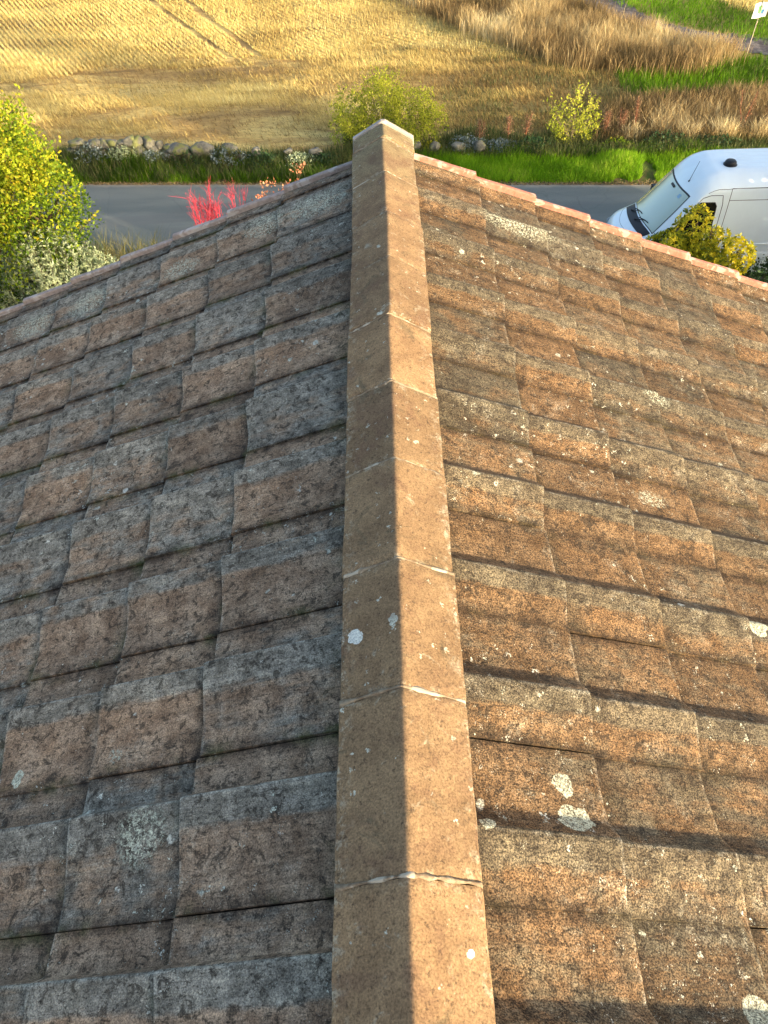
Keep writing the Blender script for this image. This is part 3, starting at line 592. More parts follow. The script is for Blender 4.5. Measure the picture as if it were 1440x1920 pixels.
m_lf_tree = leafmat('yellow green leaf', [(0, (.02, .045, .008)), (.3, (.09, .17, .012)), (.55, (.27, .37, .018)), (.84, (.54, .53, .03)), (1, (.60, .44, .03))], .45)
m_lf_willow = leafmat('olive yellow leaf', [(0, (.06, .09, .015)), (.3, (.24, .29, .03)), (.6, (.54, .56, .05)), (1, (.78, .72, .10))], .5)
m_lf_silver = leafmat('silver leaf', [(0, (.18, .23, .12)), (.5, (.38, .45, .25)), (1, (.60, .66, .42))], .35)
m_lf_gold = leafmat('golden evergreen leaf', [(0, (.025, .05, .01)), (.3, (.14, .19, .015)), (.6, (.55, .50, .02)), (1, (.95, .78, .05))], .3)
m_lf_dark = leafmat('dark evergreen leaf', [(0, (.012, .028, .01)), (.5, (.03, .07, .02)), (1, (.08, .15, .04))], .2)
m_lf_red = leafmat('rosy leaf', [(0, (.35, .10, .05)), (.5, (.62, .24, .12)), (1, (.75, .42, .22))], .35)
m_lf_blue = leafmat('grey blue leaf', [(0, (.06, .09, .06)), (.5, (.18, .23, .20)), (1, (.42, .48, .50))], .3)
m_redstem = flat('coral red stem', (.50, .045, .075), .6, var=.5)
# left tree
bush('deciduous_tree', (-7.6, 14.0, 0), [(-7.3, 14.1, 3.3, 1.15, 1.15), (-6.6, 14.0, 2.6, .95, .95), (-7.0, 13.9, 4.05, .80, .75), (-6.2, 14.1, 2.95, .50, .5), (-6.55, 13.8, 3.55, .62, .6), (-8.6, 14.2, 3.4, 1.2, 1.3), (-7.6, 13.7, 1.9, 1.2, 1.0), (-6.35, 13.9, 1.9, .65, .7), (-7.9, 14, 4.2, .8, .6)],
     46000, .047, m_lf_tree, 'tall yellow green leafy tree at the left edge in front of the road', 'tree', stems=18, r=.05, gap=.34, seed=3, twigs=60, twl=.65, trunk=.9)
# silver shrub: upright sprays of fine leaves
def spray_bush(name, loc, rx, ry, h, ns, mat, label, cat, leaf=.03, per=46):
    e = empty(name, loc, label, cat); b = MB(); PP = []; AIM = []; TT = []
    for i in range(ns):
        a = random.random()*6.283; q = math.sqrt(random.random()); x = loc[0]+rx*q*math.cos(a); y = loc[1]+ry*q*math.sin(a)
        H = h*(1-.45*q**2.2)*random.uniform(.75, 1.08); s_ = Vector((loc[0]+(x-loc[0])*.35, loc[1]+(y-loc[1])*.35, loc[2])); m_ = Vector((x, y, loc[2]+H*.6)); t_ = m_+Vector(((x-loc[0])*.25+random.gauss(0, .06), (y-loc[1])*.25+random.gauss(0, .06), H*.4))
        b.tube([s_, s_.lerp(m_, .55), m_, t_], [.010, .008, .006, .002], 4, False); tn = random.gauss(.55, .16)
        for br in range(5):
            f = .25+.75*br/5; st_ = m_.lerp(t_, f); d = Vector((random.gauss(0, 1), random.gauss(0, 1), .9)).normalized(); ln = .22*(1.15-f)
            for j in range(per//5):
                u = random.random(); PP.append(tuple(st_+d*ln*u)); AIM.append(tuple(d*.6+Vector((random.gauss(0, .6), random.gauss(0, .6), .5)))); TT.append(tn+random.gauss(0, .12)+.15*u)
        for j in range(per//2):
            u = random.random(); PP.append(tuple(s_.lerp(m_, .5).lerp(t_, u))); AIM.append((random.gauss(0, .7), random.gauss(0, .7), .7)); TT.append(tn-.25+.4*u)
    b.build('stem', m_bark, e); V, F, T = leafquads(np.array(PP), leaf, np.clip(TT, 0, 1), aim=np.array(AIM), elong=2.6); mesh_np('foliage', V, F, mat, e, False, {'tint': T}); return e
spray_bush('silver_shrub', (-6.55, 13.4, 0), 1.15, .75, 2.45, 560, m_lf_silver, 'silvery grey feathery shrub below the yellow green tree', 'shrub', .026, 60)
spray_bush('silver_shrub', (-8.1, 13.2, 0), .9, .7, 2.0, 200, m_lf_silver, 'silvery grey shrub cut by the left edge of the photo', 'shrub', .026, 60)
spray_bush('silver_shrub', (-5.5, 13.5, 0), .7, .5, 1.95, 210, m_lf_silver, 'small silvery shrub at the roof verge beside the road grasses', 'shrub', .024, 60)
# dry grass tussocks by the road, left
def tussock(loc, n, h, rad, mat, label, group, t0=.6, name='grass_tussock'):
    e = empty(name, loc, label, 'grass', group); a = rng.random(n)*6.283; q = np.sqrt(rng.random(n))*rad
    X = loc[0]+q*np.cos(a); Y = loc[1]+q*np.sin(a); L_ = rng.uniform(.15, .65, n)
    blades('blade', X, Y, np.full(n, loc[2]), rng.uniform(.45, 1, n)*h, .014, L_, t0+rng.normal(0, .2, n), mat, seg=2, parent=e)['kind'] = 'stuff'
tussock((-5.95, 15.9, 0), 300, 1.3, .4, m_weed, 'dull olive and straw coloured tussock between the tree and the road', 'roadside tussocks', .8)
tussock((-5.35, 15.9, 0), 620, 1.15, .45, m_weed, 'olive green tussock just above the roof verge beside the road', 'roadside tussocks', .75)
tussock((-6.6, 15.9, 0), 420, 1.3, .4, m_weed, 'greenish tussock half hidden by the yellow green tree', 'roadside tussocks', .6)
tussock((-4.9, 15.7, 0), 320, .95, .3, m_dry, 'low brown tussock touching the roof verge left of the red stems', 'roadside tussocks', .35)
# red stemmed dogwood
def twiggy(name, loc, ns, H, spread, mat, label, cat, r=.0085):
    e = empty(name, loc, label, cat); tips = []
    for i in range(ns):
        b = MB(); a = random.random()*6.283; sp = spread*random.uniform(.2, 1); t_ = Vector(loc)+Vector((math.cos(a)*sp, math.sin(a)*sp*.6, H*random.uniform(.72, 1.0)))
        P = limb(b, Vector(loc)+Vector((math.cos(a), math.sin(a), 0))*.08, t_, r, r*.45, .010, 7); tips.append(P[-1])
        for q in range(13):
            s_ = P[random.randint(3, 7)]; d = (t_-Vector(loc)).normalized()*.6+Vector((random.gauss(0, .35), random.gauss(0, .3), .5)); P2 = limb(b, s_, s_+d.normalized()*random.uniform(.14, .42), r*.55, r*.25, .05, 3); tips.append(P2[-1])
            if random.random() < .7:
                P3 = limb(b, P2[1], P2[1]+Vector((random.gauss(0, .12), random.gauss(0, .1), .16)), r*.4, r*.2, .05, 2); tips.append(P3[-1])
        b.build('stem', mat, e)
    return e, tips
twiggy('red_dogwood', (-3.65, 15.15, 0), 30, 2.24, .34, m_redstem, 'bare coral red stems rising above the left roof verge', 'shrub')
twiggy('red_dogwood', (-3.02, 15.2, 0), 9, 2.2, .22, m_redstem, 'smaller clump of thin red stems right of the larger one', 'shrub', .007)
for loc, H, lab in (((-1.75, 15.0, 0), 2.66, 'rosy leaved plant peeping over the verge nearest the ridge'), ((-2.35, 15.0, 0), 2.36, 'orange pink leaved twig just over the left verge beside red stems'), ((-2.0, 15.1, 0), 2.32, 'low sprig of rosy leaves between two taller ones')):
    e, tips = twiggy('rose_twig', loc, 5, H, .16, m_bark, lab, 'shrub', .007)
    T_ = np.array([tuple(t) for t in tips]); T_ = T_[T_[:, 2] > H*.82]; P = np.repeat(T_, 6, 0)+rng.normal(0, .035, (len(T_)*6, 3)); V, F, T = leafquads(P, .05, rng.random(len(P)), elong=1.3); mesh_np('foliage', V, F, m_lf_red, e, False, {'tint': T})
# bush behind the end of the ridge
bush('willow_bush', (.35, 22.5, .15), [(.1, 22.5, 1.25, .75, .75), (.9, 22.4, 1.0, .75, .7), (-.7, 22.5, .95, .62, .68), (.3, 22.5, .7, 1.1, .6), (1.45, 22.4, .75, .5, .5), (-.1, 22.5, 1.7, .42, .35), (-1.0, 22.4, .55, .45, .5)], 16000, .042, m_lf_willow, 'round yellow green bush behind the end of the ridge', 'bush', stems=24, r=.014, gap=.43, seed=11, twigs=70, twl=.4, bark=flat('pale twig', (.30, .24, .12), .8), gs=3.2)
bush('young_shrub', (5.55, 22.3, .15), [(5.1, 22.3, .75, .30, .45), (5.55, 22.3, .95, .22, .45), (6.0, 22.3, .7, .30, .40), (5.5, 22.3, .4, .5, .25)], 1500, .045, m_lf_willow, 'small yellow green shrub on the verge left of the van', 'shrub', stems=12, r=.010, gap=.42, seed=13, twigs=26, twl=.45, bark=flat('pale twig shrub', (.34, .27, .14), .8), gs=5)
# golden evergreen in front of the van: whorls of leaves
def whorl_bush(name, loc, lobes, n, mat, label, cat, leaf=.07, seed=5):
    e = empty(name, loc, label, cat); P, g = crown_points(lobes, n, seed, .62, .34, 3, loc[2]+.1); C_ = np.array([l[:3] for l in lobes]); b = MB()
    for l in lobes:
        for i in range(5): limb(b, loc, Vector(l[:3])+Vector((random.uniform(-.6, .6)*l[3], random.uniform(-.6, .6)*l[3], random.uniform(-.3, .5)*l[4])), .022, .006)
    b.build('stem', m_bark, e)
    m_ = 9; near = ((P[:, None]-C_[None])**2).sum(-1).argmin(1); out = P-C_[near]; out /= np.linalg.norm(out, axis=1)[:, None]; out[:, 2] += .4; out /= np.linalg.norm(out, axis=1)[:, None]
    rad = rng.normal(0, 1, (len(P), m_, 3)); rad -= (rad*out[:, None]).sum(-1, keepdims=True)*out[:, None]; rad /= np.linalg.norm(rad, axis=-1, keepdims=True)
    aim = (rad+out[:, None]*.55).reshape(-1, 3); PP = np.repeat(P, m_, 0); tn = np.clip(.58+1.1*(g-.55)+rng.normal(0, .2, len(P)), 0, 1); T0 = np.repeat(tn, m_)+rng.normal(0, .08, len(PP))
    V, F, T = leafquads(PP, leaf*.55, np.clip(T0, 0, 1), aim=aim*3, elong=2.1); mesh_np('foliage', V, F, mat, e, False, {'tint': T}); return e
whorl_bush('golden_shrub', (6.35, 13.75, 0), [(6.1, 13.8, 2.10, .30, .38), (6.6, 13.8, 1.62, .36, .32), (5.75, 13.7, 1.55, .5, .42), (6.2, 13.6, 1.35, .6, .5), (7.15, 13.75, 1.45, .32, .32), (6.7, 13.6, 1.1, .6, .5), (6.55, 13.75, 1.95, .16, .18), (5.9, 13.75, 1.75, .2, .2)], 2700, m_lf_gold, 'golden yellow evergreen shrub in front of the van door', 'shrub')
bush('evergreen_shrub', (7.5, 13.3, 0), [(7.2, 13.2, .75, .6, .6), (7.9, 13.4, .85, .6, .7)], 5200, .045, m_lf_dark, 'dark green evergreen shrub at the roof verge below the van', 'shrub', stems=8, r=.02, gap=.3, seed=15)
bush('evergreen_shrub', (5.2, 13.5, 0), [(5.2, 13.5, 1.05, .5, .65), (5.5, 13.45, 1.35, .3, .3)], 3200, .04, m_lf_dark, 'dark green shrub just left of the golden one', 'shrub', stems=6, r=.02, gap=.3, seed=16)
# unseen trees added beyond the right edge to shade the van and road
for i, (x, y, h, r) in enumerate(((12.0, 11.75, 4.8, 1.15), (14.0, 12.3, 5.4, 1.25), (9.6, 7.3, 4.9, 1.35), (10.2, 9.6, 4.6, .9))):
    bush('shade_tree', (x, y, 0), [(x, y, h*.35, r, h*.35), (x-r*.2, y+.2, h*.68, r*.85, h*.3), (x+r*.3, y-.2, h*.55, r*.9, h*.35)], 4600, .16, m_lf_dark, 'added dark shade tree outside the right edge of the photo, '+('nearest the van', 'farthest to the right', 'nearest the house', 'second from the house')[i], 'tree', stems=8, r=.06, gap=.36, seed=30+i, group='trees outside the right edge', trunk=h*.2)

for i, (x, y, z, r) in enumerate(((13.0, 7.6, 6.0, 1.1), (15.0, 10.6, 6.2, 1.0))):  # unseen high crowns added to shade the road, clear of the golden shrub
    bush('shade_tree', (x, y, 0), [(x, y, z, r, .7), (x-.4, y+.5, z+.3, r*.7, .6), (x+.5, y-.5, z-.1, r*.7, .6)], 3200, .14, m_lf_dark, 'added high crowned shade tree outside the right edge of the photo, '+('closer to the house', 'farther from the house')[i], 'tree', stems=6, r=.05, gap=.40, seed=40+i, group='slim trees outside the right edge', trunk=z-1.0)

# ------------------------------------------------------------------ stone wall and its plants
k = N('field stone'); p = k.pos(); n = k.noise(p, 6, 5, .65); c = k.mix(k.rng(n, .35, .65), (.10, .097, .078), (.25, .235, .185)); c = k.mix(k.rng(k.noise(p, 3, 4), .50, .60), c, (.16, .17, .06)); k.base(c); k.normal(k.bump(n, .7, .03)); m_stone = k.m
def stones(b, x0, x1, y, n, zb, seed):
    r_ = random.Random(seed); import bmesh
    for i in range(n):
        x = x0+(x1-x0)*(i+r_.random()*.5)/n; s = r_.uniform(.09, .19)*(1.35 if r_.random() < .3 else 1); row = i % 2; zb_ = zb+float(gz(x, y))-.03; yy_ = float(yw(x, y))
        bm = bmesh.new(); bmesh.ops.create_icosphere(bm, subdivisions=3, radius=1)
        sx, sy_, sz = s*r_.uniform(1, 1.5), s*1.1, s*r_.uniform(.7, 1.1); off = r_.random()*50; V = []
        pl_ = [(Vector((r_.gauss(0, 1), r_.gauss(0, 1), r_.gauss(0, 1))).normalized(), r_.uniform(.62, .88)) for _ in range(9)]
        for v in bm.verts:
            q = v.co.copy()
            for n_, d_ in pl_:
                t_ = q.dot(n_)-d_
                if t_ > 0: q = q-n_*t_*.9
            f = 1+.16*math.sin(q.x*3.1+off)*math.cos(q.y*2.7+off*2)+.10*math.sin(q.z*4+off*3)+.05*math.sin(q.x*9+q.y*7+off)
            V.append((x+q.x*sx*f, yy_+q.y*sy_*f, zb_+row*.22+q.z*sz*f))
        bm.verts.index_update(); b.add(V, [[v.index for v in f.verts] for f in bm.faces]); bm.free()
w1 = MB(); stones(w1, -8.7, -5.6, 21.38, 24, .20, 1); stones(w1, -5.6, -1.1, 21.4, 11, .10, 2)
tag(w1.build('stone_wall', m_stone, None, True), 'low tumbled dry stone wall along the verge left of the ridge', 'stone wall')
w2 = MB(); stones(w2, .7, 3.0, 21.75, 8, .04, 3)
tag(w2.build('stone_wall', m_stone, None, True), 'few overgrown wall stones beside the verge right of the ridge end', 'stone wall')
ci_ = 0
for x, r, m_, lab in ((-8.0, .45, m_lf_blue, 'grey green cushion plant at the foot of the wall nearest the tree'), (-7.2, .38, m_lf_silver, 'pale silvery cushion plant in front of the biggest wall stones'), (-6.3, .3, m_lf_blue, 'blue grey cushion plant below the big wall stones'), (-5.3, .5, m_lf_dark, 'dark ivy clump climbing over the wall right of the big stones'), (-4.2, .45, m_lf_blue, 'blue grey plant on the middle of the wall'),
                      (-3.2, .45, m_lf_dark, 'dark ivy clump on the middle of the wall'), (-2.2, .4, m_lf_silver, 'pale cushion plant in front of the wall near the ridge'), (-1.5, .4, m_lf_dark, 'dark green clump at the wall end beside the ridge'), (1.5, .3, m_lf_gold, 'yellow green clump beside the ridge end stones'), (2.6, .5, m_lf_blue, 'blue grey plant behind the bright verge right of the ridge'), (3.5, .4, m_lf_blue, 'pale blue grey clump behind the middle of the bright verge'),
                      (4.5, .45, m_lf_dark, 'dark green clump left of the small yellow shrub'), (6.8, .4, m_lf_tree, 'leafy yellow green clump right of the small shrub'), (8.1, .5, m_lf_dark, 'dark green clump at the verge behind the van nose'), (9.6, .5, m_lf_dark, 'dark green clump at the verge behind the van roof')):
    y = float(yw(x, 21.16 if x < 0 else 21.95)); z = float(gz(x, y)); ci_ += 1
    bush('cushion_plant', (x, y, z-.03), [(x-r*.4, y, z+r*.35, r*.8, r*.5), (x+r*.5, y+.05, z+r*.25, r*.7, r*.42), (x, y, z+r*.5, r*.5, r*.4)], 750, .04, m_, lab, 'plant', stems=4, r=.008, gap=.36, seed=50+ci_, group='plants along the wall and verge', gs=5)
# dock plants: rusty seed stalks
def dock(loc, H, label):
    e = empty('dock_plant', loc, label, 'plant', 'dock plants'); b = MB(); PP = []
    for s_ in range(3):
        d = Vector((random.gauss(0, .10), random.gauss(0, .10), 1)); t_ = Vector(loc)+d*H*random.uniform(.75, 1); P = limb(b, loc, t_, .012, .005, .02, 5)
        for q in range(170):
            u = .35+.65*random.random(); c_ = Vector(loc).lerp(t_, u); rr = .085*(1.15-u)+.02; PP.append((c_.x+random.gauss(0, rr), c_.y+random.gauss(0, rr), c_.z+random.gauss(0, .03)))
    b.build('stem', m_dockst, e); V, F, T = leafquads(np.array(PP), .026, rng.random(len(PP)), elong=1.2); mesh_np('seed_head', V, F, m_dock, e, False, {'tint': T})['kind'] = 'stuff'
m_dockst = flat('dock stem', (.28, .10, .05), .8); m_dock = leafmat('dock seed', [(0, (.12, .06, .03)), (.5, (.28, .15, .08)), (1, (.48, .32, .18))], .3)
for x, y, H, lab in ((2.95, 22.4, .7, 'leaning rusty dock stalk right of the ridge end'), (3.75, 22.5, .75, 'short rusty dock stalk, second right of the ridge end'), (4.25, 22.5, .85, 'upright rusty dock stalk left of the small yellow shrub'), (6.55, 22.5, .85, 'rusty dock stalk just right of the small yellow shrub'), (7.5, 22.8, 1.15, 'tall pale dock stalk above the van windscreen'),
                     (7.0, 22.6, .9, 'brown dock stalk among pale grasses right of the shrub'), (10.55, 22.6, 1.45, 'tallest rusty dock stalk above the van roof near the right edge'), (11.3, 22.7, 1.2, 'rusty dock stalk at the right edge above the van roof')):
    dock((x, y, float(gz(x, y))), H, lab)
for x, y, n_, h_, t_, lab in ((8.9, 22.2, 220, .75, .85, 'pale arching grass tussock behind the van nose'), (9.9, 22.25, 240, .85, .9, 'pale gold tussock behind the van roof'), (10.9, 22.2, 240, .8, .8, 'pale gold tussock near the right edge behind the van'), (7.3, 22.2, 160, .7, .8, 'pale thin tussock right of the small yellow shrub'), (8.1, 22.6, 140, .8, .7, 'brownish tussock behind the bright verge'), (11.6, 22.3, 200, .9, .85, 'pale tussock at the right edge')):
    tussock((x, y, float(gz(x, y))), n_, h_, .3, m_dry, lab, 'tussocks behind the verge', t_)
# loose stalk seed heads above the mixed patch and a thin bare weed on the left
# flag on a cane
fl = empty('marker_flag', (12.88, 29.0, float(gz(12.88, 29.0))), 'small white flag on a leaning cane beside the track, top right corner', 'flag')
z0 = fl.location.z; d = Vector((.02, .0, 2.05)).normalized(); p0 = Vector((12.88, 29.0, z0)); b = MB(); b.tube([p0, p0+d*.8, p0+d*1.62], [.014, .013, .011], 8); b.build('pole', flat('pale cane', (.55, .47, .33), .6), fl)
m_flag = flat('white flag cloth', (.85, .85, .84), .7, var=.05); sv = Vector((.93, -.05, .12)).normalized(); tp = p0+d*1.12; V = []; nn = 10
for i in range(nn+1):
    for j in range(7):
        u = i/nn; v = j/6; q = tp-sv*.24+sv*u*.46+d*v*.44+Vector((.10*v, -1, 0))*(.035*math.sin(u*6+v*2)+.014); V.append(q)
F = [(i*7+j, (i+1)*7+j, (i+1)*7+j+1, i*7+j+1) for i in range(nn) for j in range(6)]; nV = len(V); V += [q+Vector((0, .004, 0)) for q in V]; F += [tuple(a+nV for a in f[::-1]) for f in F]
b = MB(); b.add(V, F); fc = b.build('cloth', m_flag, fl, True)
b = MB(); 
for (u0, u1, v0, v1, nm, cc) in ((.30, .62, .28, .78, 'green_print', (.10, .34, .10)), (.55, .78, .25, .5, 'blue_print', (.06, .20, .42)), (.12, .80, .20, .245, 'dark_print', (.08, .10, .2))):
    b = MB(); V = []
    for i in range(7):
        for j in range(5):
            u = u0+(u1-u0)*i/6; v = v0+(v1-v0)*j/4; V.append(tp-sv*.24+sv*u*.46+d*v*.44+Vector((.10*v, -1, 0))*(.035*math.sin(u*6+v*2)+.014)+Vector((0, -.006, .002)))
    b.add(V, [(i*5+j, (i+1)*5+j, (i+1)*5+j+1, i*5+j+1) for i in range(6) for j in range(4)]); b.build('print', flat(nm, cc, .7), fc)

# ------------------------------------------------------------------ the van
van = empty('van', (7.9, 15.88, 0), 'white high roof panel van parked on the road, nose to the left', 'van')
VX, VY = 5.12, 15.84; HWM = .89; LEN = 5.5
k = N('white van paint'); p = k.pos(); k.base(k.mix(k.rng(k.noise(p, 3, 4), .35, .7), (.80, .91, .94), (.76, .86, .89))); k.b.inputs['Roughness'].default_value = .28; k.b.inputs['Coat Weight'].default_value = .5; k.b.inputs['Specular IOR Level'].default_value = .5; m_van = k.m
k = N('windscreen glass'); p = k.pos(); k.base((.34, .42, .31)); k.b.inputs['Roughness'].default_value = .06; k.b.inputs['Specular IOR Level'].default_value = 1.0; k.b.inputs['Coat Weight'].default_value = 1; k.b.inputs['Coat Roughness'].default_value = .02; m_glass = k.m
k = N('dark side glass'); k.base((.008, .008, .010)); k.b.inputs['Roughness'].default_value = .08; m_sglass = k.m
m_tyre = flat('tyre rubber', (.02, .02, .02), .8); m_rim = flat('steel wheel', (.45, .46, .47), .4, .8); m_lamp = flat('lamp lens', (.7, .72, .72), .15); m_red = flat('tail lamp', (.5, .02, .02), .3); m_seam = flat('panel gap', (.03, .033, .037), .6)
m_trim = flat('grey trim', (.10, .10, .105), .6)
def ip(x, T): return float(np.interp(x, [t[0] for t in T], [t[1] for t in T]))
TOP = [(-.1, .55), (0, .72), (.05, .92), (.18, 1.04), (.45, 1.15), (.62, 1.22), (1.28, 2.02), (1.42, 2.20), (1.60, 2.35), (1.82, 2.44), (2.2, 2.465), (2.6, 2.47), (5.3, 2.47), (5.45, 2.43), (5.5, 2.36)]
TOPx = np.array([t[0] for t in TOP]); TOPz = np.array([t[1] for t in TOP]); fx_ = np.linspace(-.1, 5.5, 400); fz_ = np.interp(fx_, TOPx, TOPz)
ker = np.hanning(15); ker /= ker.sum(); fz_s = np.convolve(np.pad(fz_, 7, 'edge'), ker, 'valid')
def topz(u): return float(np.interp(u, fx_, fz_s))
def hw(u): return ip(u, [(0, .54), (.06, .67), (.18, .78), (.4, .85), (.7, .88), (1.2, HWM), (5.2, HWM), (5.42, .87), (5.5, .84)])
def side_v(u, z):
    """half width at height z"""
    z_ = min(z, 2.6); t = ip(z_, [(.25, .97), (.5, 1.0), (1.0, 1.0), (1.25, .985), (1.8, .945), (2.1, .915), (2.30, .885), (2.40, .85)]); return hw(u)*t
A_ROOF = np.linspace(-1, 1, 61); NS = 22
us = np.concatenate([np.linspace(0, .7, 26), np.linspace(.74, 2.4, 46), np.linspace(2.5, 5.3, 30), [5.38, 5.44, 5.48, 5.5]])
def roof_pt(u, a):
    """a: -1..1 across the roof/bonnet surface, near side is -1"""
    hz = topz(u-.16*a*a*max(0, min(1, (2.3-u)/1.2))-.0); edge = abs(a); sh = min(.95, hz)
    drop = (.10+.14*max(0, min(1, (u-1.2)/.8)))*max(0, (edge-.55)/.45)**2.2; hz2 = hz-drop-.015*edge*edge
    zt = hz2; vmax = side_v(u, zt); v = a*vmax
    if u > 2.05 and edge < .80: zt += .010*max(0, min(1, (u-2.05)/.25))*(0.5+.5*math.cos(a*2*math.pi*4.5))*-1
    return Vector((VX+u, VY+v, zt))
def side_pt(u, z, sd, off=0.0): return Vector((VX+u, VY+sd*(side_v(u, z)+off), z))
V = []; m_ = 2*NS+len(A_ROOF)
for u in us:
    ze = roof_pt(u, -1).z; zb = .28
    zs = [zb+(ze-zb)*i/NS for i in range(NS)]
    V += [side_pt(u, z, -1) for z in zs]; V += [roof_pt(u, a) for a in A_ROOF]; V += [side_pt(u, z, 1) for z in zs[::-1]]
F = [(i*m_+j, i*m_+j+1, (i+1)*m_+j+1, (i+1)*m_+j) for i in range(len(us)-1) for j in range(m_-1)]+[tuple(range(m_))[::-1], tuple((len(us)-1)*m_+j for j in range(m_))]+[(i*m_, (i+1)*m_, (i+1)*m_+m_-1, i*m_+m_-1) for i in range(len(us)-1)]
b = MB(); b.add(V, F); body = b.build('body', m_van, van, True); body.data.set_sharp_from_angle(angle=math.radians(50))
def patch(name, fn, nu, nv, mat, parent=van):
    b = MB(); b.add([fn(i/nu, j/nv) for i in range(nu+1) for j in range(nv+1)], [(i*(nv+1)+j, (i+1)*(nv+1)+j, (i+1)*(nv+1)+j+1, i*(nv+1)+j+1) for i in range(nu) for j in range(nv)])
    return b.build(name, mat, parent, True)
def offp(u, a, off):
    q = roof_pt(u, a); e1 = roof_pt(u+.01, a)-q; e2 = roof_pt(u, a+.01)-q; n_ = e1.cross(e2).normalized(); return q+n_*off*(1 if n_.z > 0 else -1)
def ws(s, t, off=.007, a0=.80, a1=.76, e=0):
    a = (-1+2*t); aw = a0+(a1-a0)*s; aa = a*(aw+e); k_ = .16*aa*aa; return offp(.64+k_-e*.8+(1.24+e*1.2-.64+e*.8)*s, aa, off)
patch('windscreen_seal', lambda s, t: ws(s, t, .004, e=.018), 14, 24, m_darkmetal)
wsg = patch('windscreen', lambda s, t: ws(s, t, .009), 14, 24, m_glass)
patch('cowl', lambda s, t: offp(.42+.18*((-1+2*t)*.74)**2+.185*s, (-1+2*t)*.78, .006), 4, 22, m_darkmetal)
for a0, a1, off in ((.50, .02, 0), (-.10, -.58, 0)):
    b = MB(); P = [ws(-.06+.10*math.sin(i/8*math.pi*.5)+.02, .5+.5*(a0+(a1-a0)*i/8), .028) for i in range(9)]; b.tube(P, .011, 6)
    b.tube([ws(-.20, .5+.5*(a0+.06), .02), ws(.0, .5+.5*(a0*.55+a1*.45), .036)], [.016, .008], 6); b.build('wiper', m_darkmetal, van)
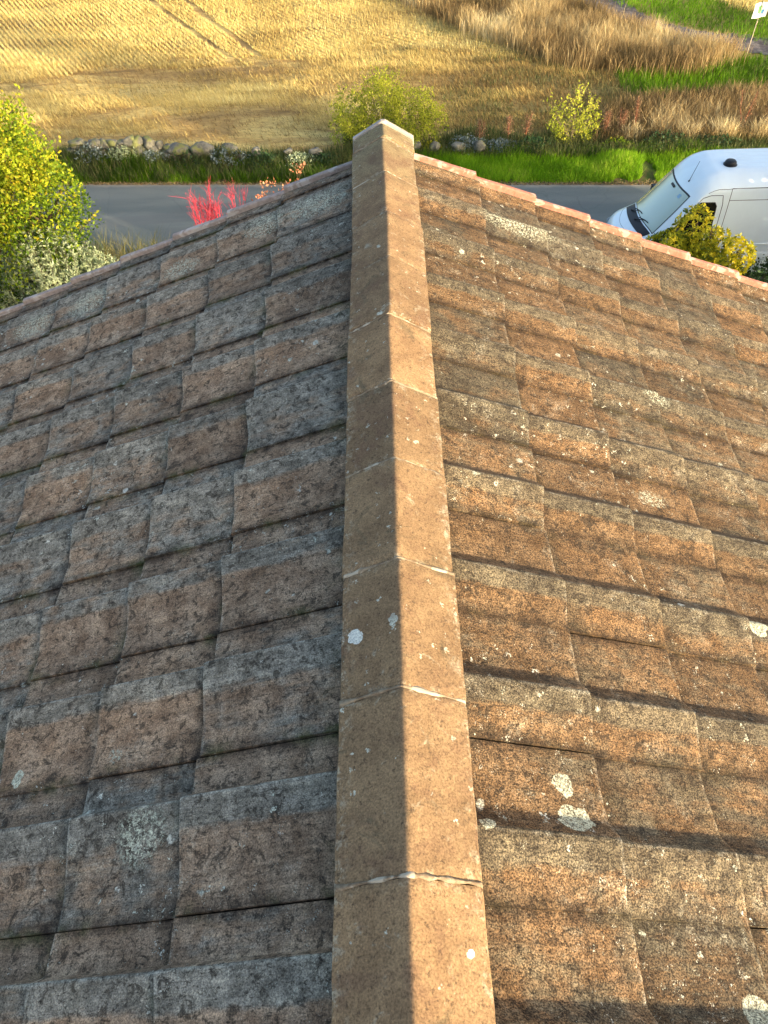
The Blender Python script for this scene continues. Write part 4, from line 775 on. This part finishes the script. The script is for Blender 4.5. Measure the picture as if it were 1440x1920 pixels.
# small things on the dashboard side of the screen: mirror pod and sticker
b = MB(); q = ws(.93, .5, .012); b.box(q, (.05, .16, .05), Matrix.Rotation(math.radians(-50), 3, 'Y')); b.build('mirror_mount', m_darkmetal, wsg, bevel=.01)
b = MB(); q = ws(.86, .18, .0105); 
b.add([ws(.84, .13, .0115), ws(.84, .20, .0115), ws(.93, .20, .0115), ws(.93, .13, .0115)], [(0, 1, 2, 3)]); b.build('sticker', flat('sticker blue', (.25, .42, .55), .4), wsg)
for sd in (-1, 1):
    # side window: sloped front, rounded top rear corner
    def win(s, t, sd=sd):
        z = 1.30+.64*t; uf = next((q for q in np.linspace(.7, 1.9, 121) if roof_pt(q, -1).z > z+.09), 1.5); ur = 1.90-.02*t-(.05*max(0, (t-.85)/.15)**2); return side_pt(uf+(ur-uf)*s, z, sd, .006)
    sw = patch('side_window', win, 14, 8, m_sglass)
    b = MB(); loop = [win(0, i/8) for i in range(9)]+[win(i/8, 1) for i in range(1, 9)]+[win(1, 1-i/8) for i in range(1, 9)]+[win(1-i/8, 0) for i in range(1, 9)]
    b.tube(loop, .009, 5); b.build('window_seal', m_darkmetal, sw)
    dr = MB(); dp = [(1.0, .40), (.97, .9), (.98, 1.12), (1.12, 1.38), (1.36, 1.76), (1.56, 2.03), (1.72, 2.08), (1.96, 2.08), (2.0, 1.9), (2.01, 1.2), (2.0, .42)]
    P = []
    for i in range(len(dp)-1):
        for j in range(8): f = j/8; P.append(side_pt(dp[i][0]+(dp[i+1][0]-dp[i][0])*f, dp[i][1]+(dp[i+1][1]-dp[i][1])*f, sd, .0))
    dr.tube(P, .0065, 5); dr.build('door_seam', m_seam, van)
    b = MB()
    for z_ in (2.21, 1.97): b.tube([side_pt(u, z_, sd, .0) for u in np.linspace(2.12, 5.4, 24)], .006, 5)
    for u_ in (2.12, 3.45): b.tube([side_pt(u_, z, sd, .0) for z in np.linspace(.42, 2.2, 20)], .006, 5)
    b.build('panel_seam', m_seam, van)
    rs = patch('rubbing_strip', lambda s, t, sd=sd: side_pt(2.25+3.1*s, .62+.20*t, sd, .016-.016*abs(2*t-1)**6), 20, 6, m_van)
    patch('side_crease', lambda s, t, sd=sd: side_pt(2.25+3.1*s, .98+.05*t, sd, .012*math.sin(math.pi*t)), 20, 6, m_van)
    b = MB(); q = side_pt(1.86, 1.12, sd, .022); b.box(q, (.16, .03, .035)); b.build('door_handle', m_darkmetal, van, bevel=.008)
    b = MB(); b.box(side_pt(2.30, 1.14, sd, .022), (.16, .03, .035)); b.build('door_handle', m_darkmetal, van, bevel=.008)
    b = MB(); q = side_pt(1.16, 1.30, sd, .13); b.box(q, (.10, .18, .30)); b.tube([side_pt(1.18, 1.22, sd, 0), q+Vector((0, 0, -.12))], .025, 6); mr = b.build('side_mirror', m_darkmetal, van, bevel=.03)
    b = MB(); b.box(q+Vector((.062, 0, 0)), (.006, .16, .28)); b.build('mirror_glass', m_rim, mr)
    for u in (.98, 4.55):
        b = MB(); b.disc((VX+u, VY+sd*(HWM-.23), .345), (0, sd, 0), .345, .225, 36, .12); w_ = b.build('wheel', m_tyre, van, True)
        b = MB(); b.disc((VX+u, VY+sd*(HWM-.03), .345), (0, sd, 0), .21, .035, 28, .4); b.disc((VX+u, VY+sd*(HWM), .345), (0, sd, 0), .07, .03, 16, .3); b.build('rim', m_rim, w_, True)
    patch('headlight', lambda s, t, sd=sd: side_pt(.16+.30*s, .66+.14*t+.08*s, sd, .008), 8, 6, m_lamp)
    patch('tail_lamp', lambda s, t, sd=sd: side_pt(5.30+.18*s, 1.0+.55*t, sd, .010), 4, 6, m_red)
b = MB(); b.disc(offp(2.16, -.32, -.004), (0, 0, 1), .115, .085, 36, .3); b.disc(offp(2.16, -.32, -.008), (0, 0, 1), .14, .02, 36, .3); b.build('roof_vent', m_darkmetal, van, True)
b = MB(); q = offp(1.38, -.34, 0); b.tube([q, q+Vector((.02, 0, .03))], [.022, .012], 10); b.tube([q+Vector((.01, 0, .02)), q+Vector((.14, .06, .40))], [.006, .004], 6); b.build('antenna', m_darkmetal, van)
b = MB(); b.tube([roof_pt(u, -1) for u in np.linspace(1.65, 5.4, 40)], .005, 5); b.tube([roof_pt(u, 1) for u in np.linspace(1.65, 5.4, 40)], .005, 5); b.build('roof_gutter', m_seam, van)
b = MB(); b.tube([roof_pt(.24+.24*(a*a), a*.8) for a in np.linspace(-1, 1, 30)], .003, 5); b.build('bonnet_seam', m_seam, van)
V = []
for i in range(25):
    a = -1+2*i/24; x = VX-.03+.28*a*a*a*a+.10*a*a; y = VY+a*.87
    for (dx, z) in ((.06, .26), (0, .30), (-.02, .45), (0, .58), (.06, .64)): V.append((x+dx, y, z))
b = MB(); b.add(V, [(i*5+j, i*5+j+1, (i+1)*5+j+1, (i+1)*5+j) for i in range(24) for j in range(4)]); b.build('bumper', m_trim, van, True)
b = MB(); b.box((VX+.005, VY, .80), (.05, .85, .16)); b.build('grille', m_darkmetal, van, bevel=.01)
